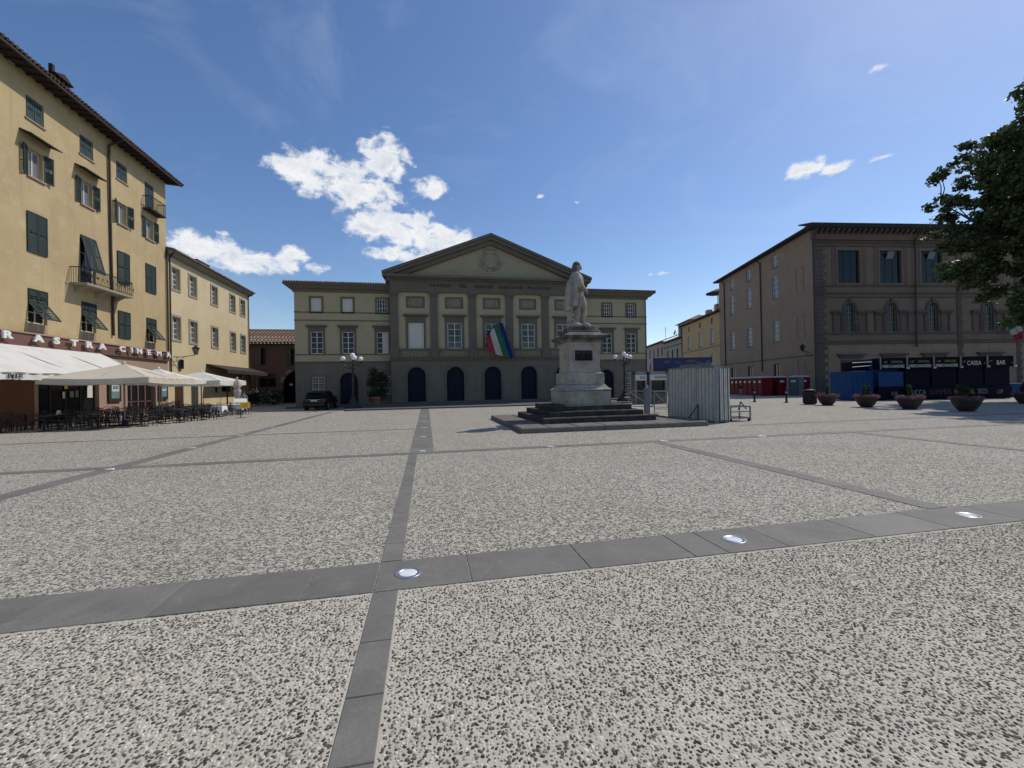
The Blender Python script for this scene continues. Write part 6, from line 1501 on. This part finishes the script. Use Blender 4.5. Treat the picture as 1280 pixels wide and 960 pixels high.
def booths():
    M0 = (38.1, 27.5, 0); rz = rad(-11.4)
    texts = [None, 'MERCHANDISE', 'MERCHANDISE', 'CASSA', 'BAR']
    lab = ['lighter blue festival stall with merchandise sign beside the blue crate', 'dark blue festival stall with merchandise sign between two stalls', 'dark blue festival stall with merchandise sign next to the cash stall', 'dark blue festival stall with white CASSA sign', 'dark blue festival stall with white BAR sign at the end of the row']
    for k in range(5):
        x = -2.15+2.16*k; T = thing('festival_stall', lab[k], 'stall', (M0[0]+math.cos(rz)*x, M0[1]+math.sin(rz)*x, 0), rz, 'festival stalls'); w = 2.12; nv = 'booth_navy' if k else 'booth_blue'
        MB().box(0.01, w, .0, 2.4, .0, 1.1).build('counter', 'booth_navy', T); MB().box(.01, w, .5, 2.4, 1.1, 3.4).build('body', nv, T); hd = MB().box(0.01, w, -.25, .5, 2.55, 3.42).build('header', 'booth_navy', T)
        if k: MB().box(.05, w-.05, -.02, .0, 1.1, 2.55).build('shutter', nv, T)
        else: MB().box(.05, w-.05, -.02, .0, 1.1, 2.3).build('shutter', 'booth_blue', T)
        if k < 3:
            lettering('sign_text', 'MERCHANDISE', .34, (w/2, -.27, 2.62), 'label_white', hd, .82, .95); lettering('sign_text', 'OFFICIAL', .26, (w*.64, -.27, 3.0), 'letter_gold', hd, .9); lettering('sign_text', 'LSF', .24, (w*.2, -.27, 3.0), 'letter_grey', hd)
        else: lettering('sign_text', texts[k], .5, (w*.52, -.27, 2.72), 'label_white', hd, .78); lettering('sign_text', 'LSF', .2, (w*.14, -.27, 2.95), 'letter_grey', hd, .8); lettering('sign_text', 'V', .3, (w*.93, -.27, 2.75), 'letter_grey', hd, .5)
        for xx in (0, w): MB().box(xx-.035+.005, xx+.035-.002, -.33, -.26, 2.5, 3.46).build('truss', 'galvanised_dull', T)
        sp = MB(pt(w, -.4, 2.5)).lathe([(.03, .0), (.09, .02), (.1, .1), (.04, .16)], n=10).build('spotlight', 'label_white', T)
    S = tag(MB().box(.0, 8.4, -.06, -.01, .18, .98).build('stall_banner', 'booth_navy'), 'long dark banner with festival lettering along the stall counters', 'banner'); S.location = (M0[0]+.25*math.sin(rz), M0[1]-.25*math.cos(rz), 0); S.rotation_euler = (0, 0, rz)
    for t, x, s, m_, sx in (('LUCCA', .75, .55, 'letter_grey', .75), ('SUMMER', 2.6, .55, 'letter_maroon', .85), ('FESTIVAL', 4.55, .55, 'letter_gold', .75), ('2025', 6.0, .55, 'letter_grey', .75), ('LSF', 7.4, .4, 'letter_grey', .9)): lettering('lettering', t, s, (x, -.075, .42), m_, S, sx)
    lettering('lettering', 'LSF', .4, (-1.1, -.075, .4), 'letter_grey', S, .9)
    cx = -2.2; B_ = thing('blue_crate', 'bright blue festival container beside the stalls in front of the palace', 'container', (M0[0]+math.cos(rz)*cx-.35*math.sin(rz), M0[1]+math.sin(rz)*cx+.35*math.cos(rz), 0), rz); MB().bevbox(-1.75, 0, 0, 2.4, .05, 2.42, .02).build('body', 'booth_blue', B_)
    for k in range(5): MB().box(-1.7+k*.41, -1.66+k*.41, -.025, 0, .1, 2.38).build('rib', 'booth_blue', B_)
    MB().box(-1.2, -.1, .4, 1.8, 2.42, 3.2).build('roof_unit', 'booth_navy', B_); MB().tube([(-1.7, 0, 2.75), (-.1, 0, 2.85)], .03).build('roof_rail', 'galvanised', B_); MB().tube([(-1.7, 0, 3.1), (-.1, 0, 3.15)], .03).build('roof_rail', 'galvanised', B_)
    C = tag(MB().bevbox(0, 4.5, 0, 1.0, .02, 1.15, .03).build('blue_barrier', 'booth_blue'), 'low blue hoarding running on from the bar stall', 'hoarding'); C.location = (47.0, 26.6, 0); C.rotation_euler = (0, 0, rz)
booths()

# ================================================================== tree at the right edge
def tree():
    T = thing('plane_tree', 'big leafy tree overhanging the square in front of the palace', 'tree', (43.7, 20.2, 0)); rq = random.Random(21)
    mb = MB().path([(0, 0, 0), (.05, 0, .6), (0, .05, 3), (-.1, 0, 5.5), (0, .1, 8)], [.75, .55, .48, .42, .34], 14); cl = []
    C = Vector((0, 0, 14.4)); RX, RZ = 7.9, 9.6; pts = []
    while len(pts) < 480:
        d = Vector((rq.gauss(0, 1), rq.gauss(0, 1), rq.gauss(0, 1))).normalized(); q = rq.random()**.33
        p = C+Vector((d.x*RX*q, d.y*RX*q, d.z*RZ*q)); lump = mnoise.noise(p*.22+Vector((3, 1, 7)))
        if q > .7+.5*lump+.2: continue
        pts.append(p)
    # main limbs, then twigs to the nearest limb point
    nodes_ = [Vector((0, .1, z)) for z in (5.5, 6.5, 7.5, 8.0)]
    for k in range(16):
        e = rq.choice(pts); s_ = Vector((0, .05, rq.uniform(5.2, 8.0))); mid = s_.lerp(e, .5)+Vector((rq.uniform(-.5, .5), rq.uniform(-.5, .5), rq.uniform(.2, 1.1)))
        P = [s_, s_.lerp(mid, .5)+Vector((0, 0, .15)), mid, mid.lerp(e, .5)+Vector((0, 0, .1)), e]; mb.path(P, [.22, .17, .12, .08, .03], 7); nodes_ += P[1:]
    mb.path([(0, .1, 8), (.2, 0, 11), (-.2, .2, 15), (0, 0, 20)], [.33, .24, .15, .04], 8); nodes_ += [Vector((.2, 0, 11)), Vector((-.2, .2, 15)), Vector((0, 0, 18))]
    for p in pts:
        n0 = min(nodes_, key=lambda v: (v-p).length); mid = n0.lerp(p, .5)+Vector((rq.uniform(-.2, .2), rq.uniform(-.2, .2), rq.uniform(0, .3))); mb.path([n0, mid, p], [.05, .035, .012], 5)
        for _ in range(3):
            s_ = rq.uniform(.35, .75); cl.append((p.x+rq.uniform(-.6, .6), p.y+rq.uniform(-.6, .6), p.z+rq.uniform(-.4, .5), s_, s_, s_*.6))
    mb.build('trunk', 'bark', T)
    obj('crown', leaf_mesh('crown', 'leaf', cl, 120000, .27, 8), T)
    return T
tree()
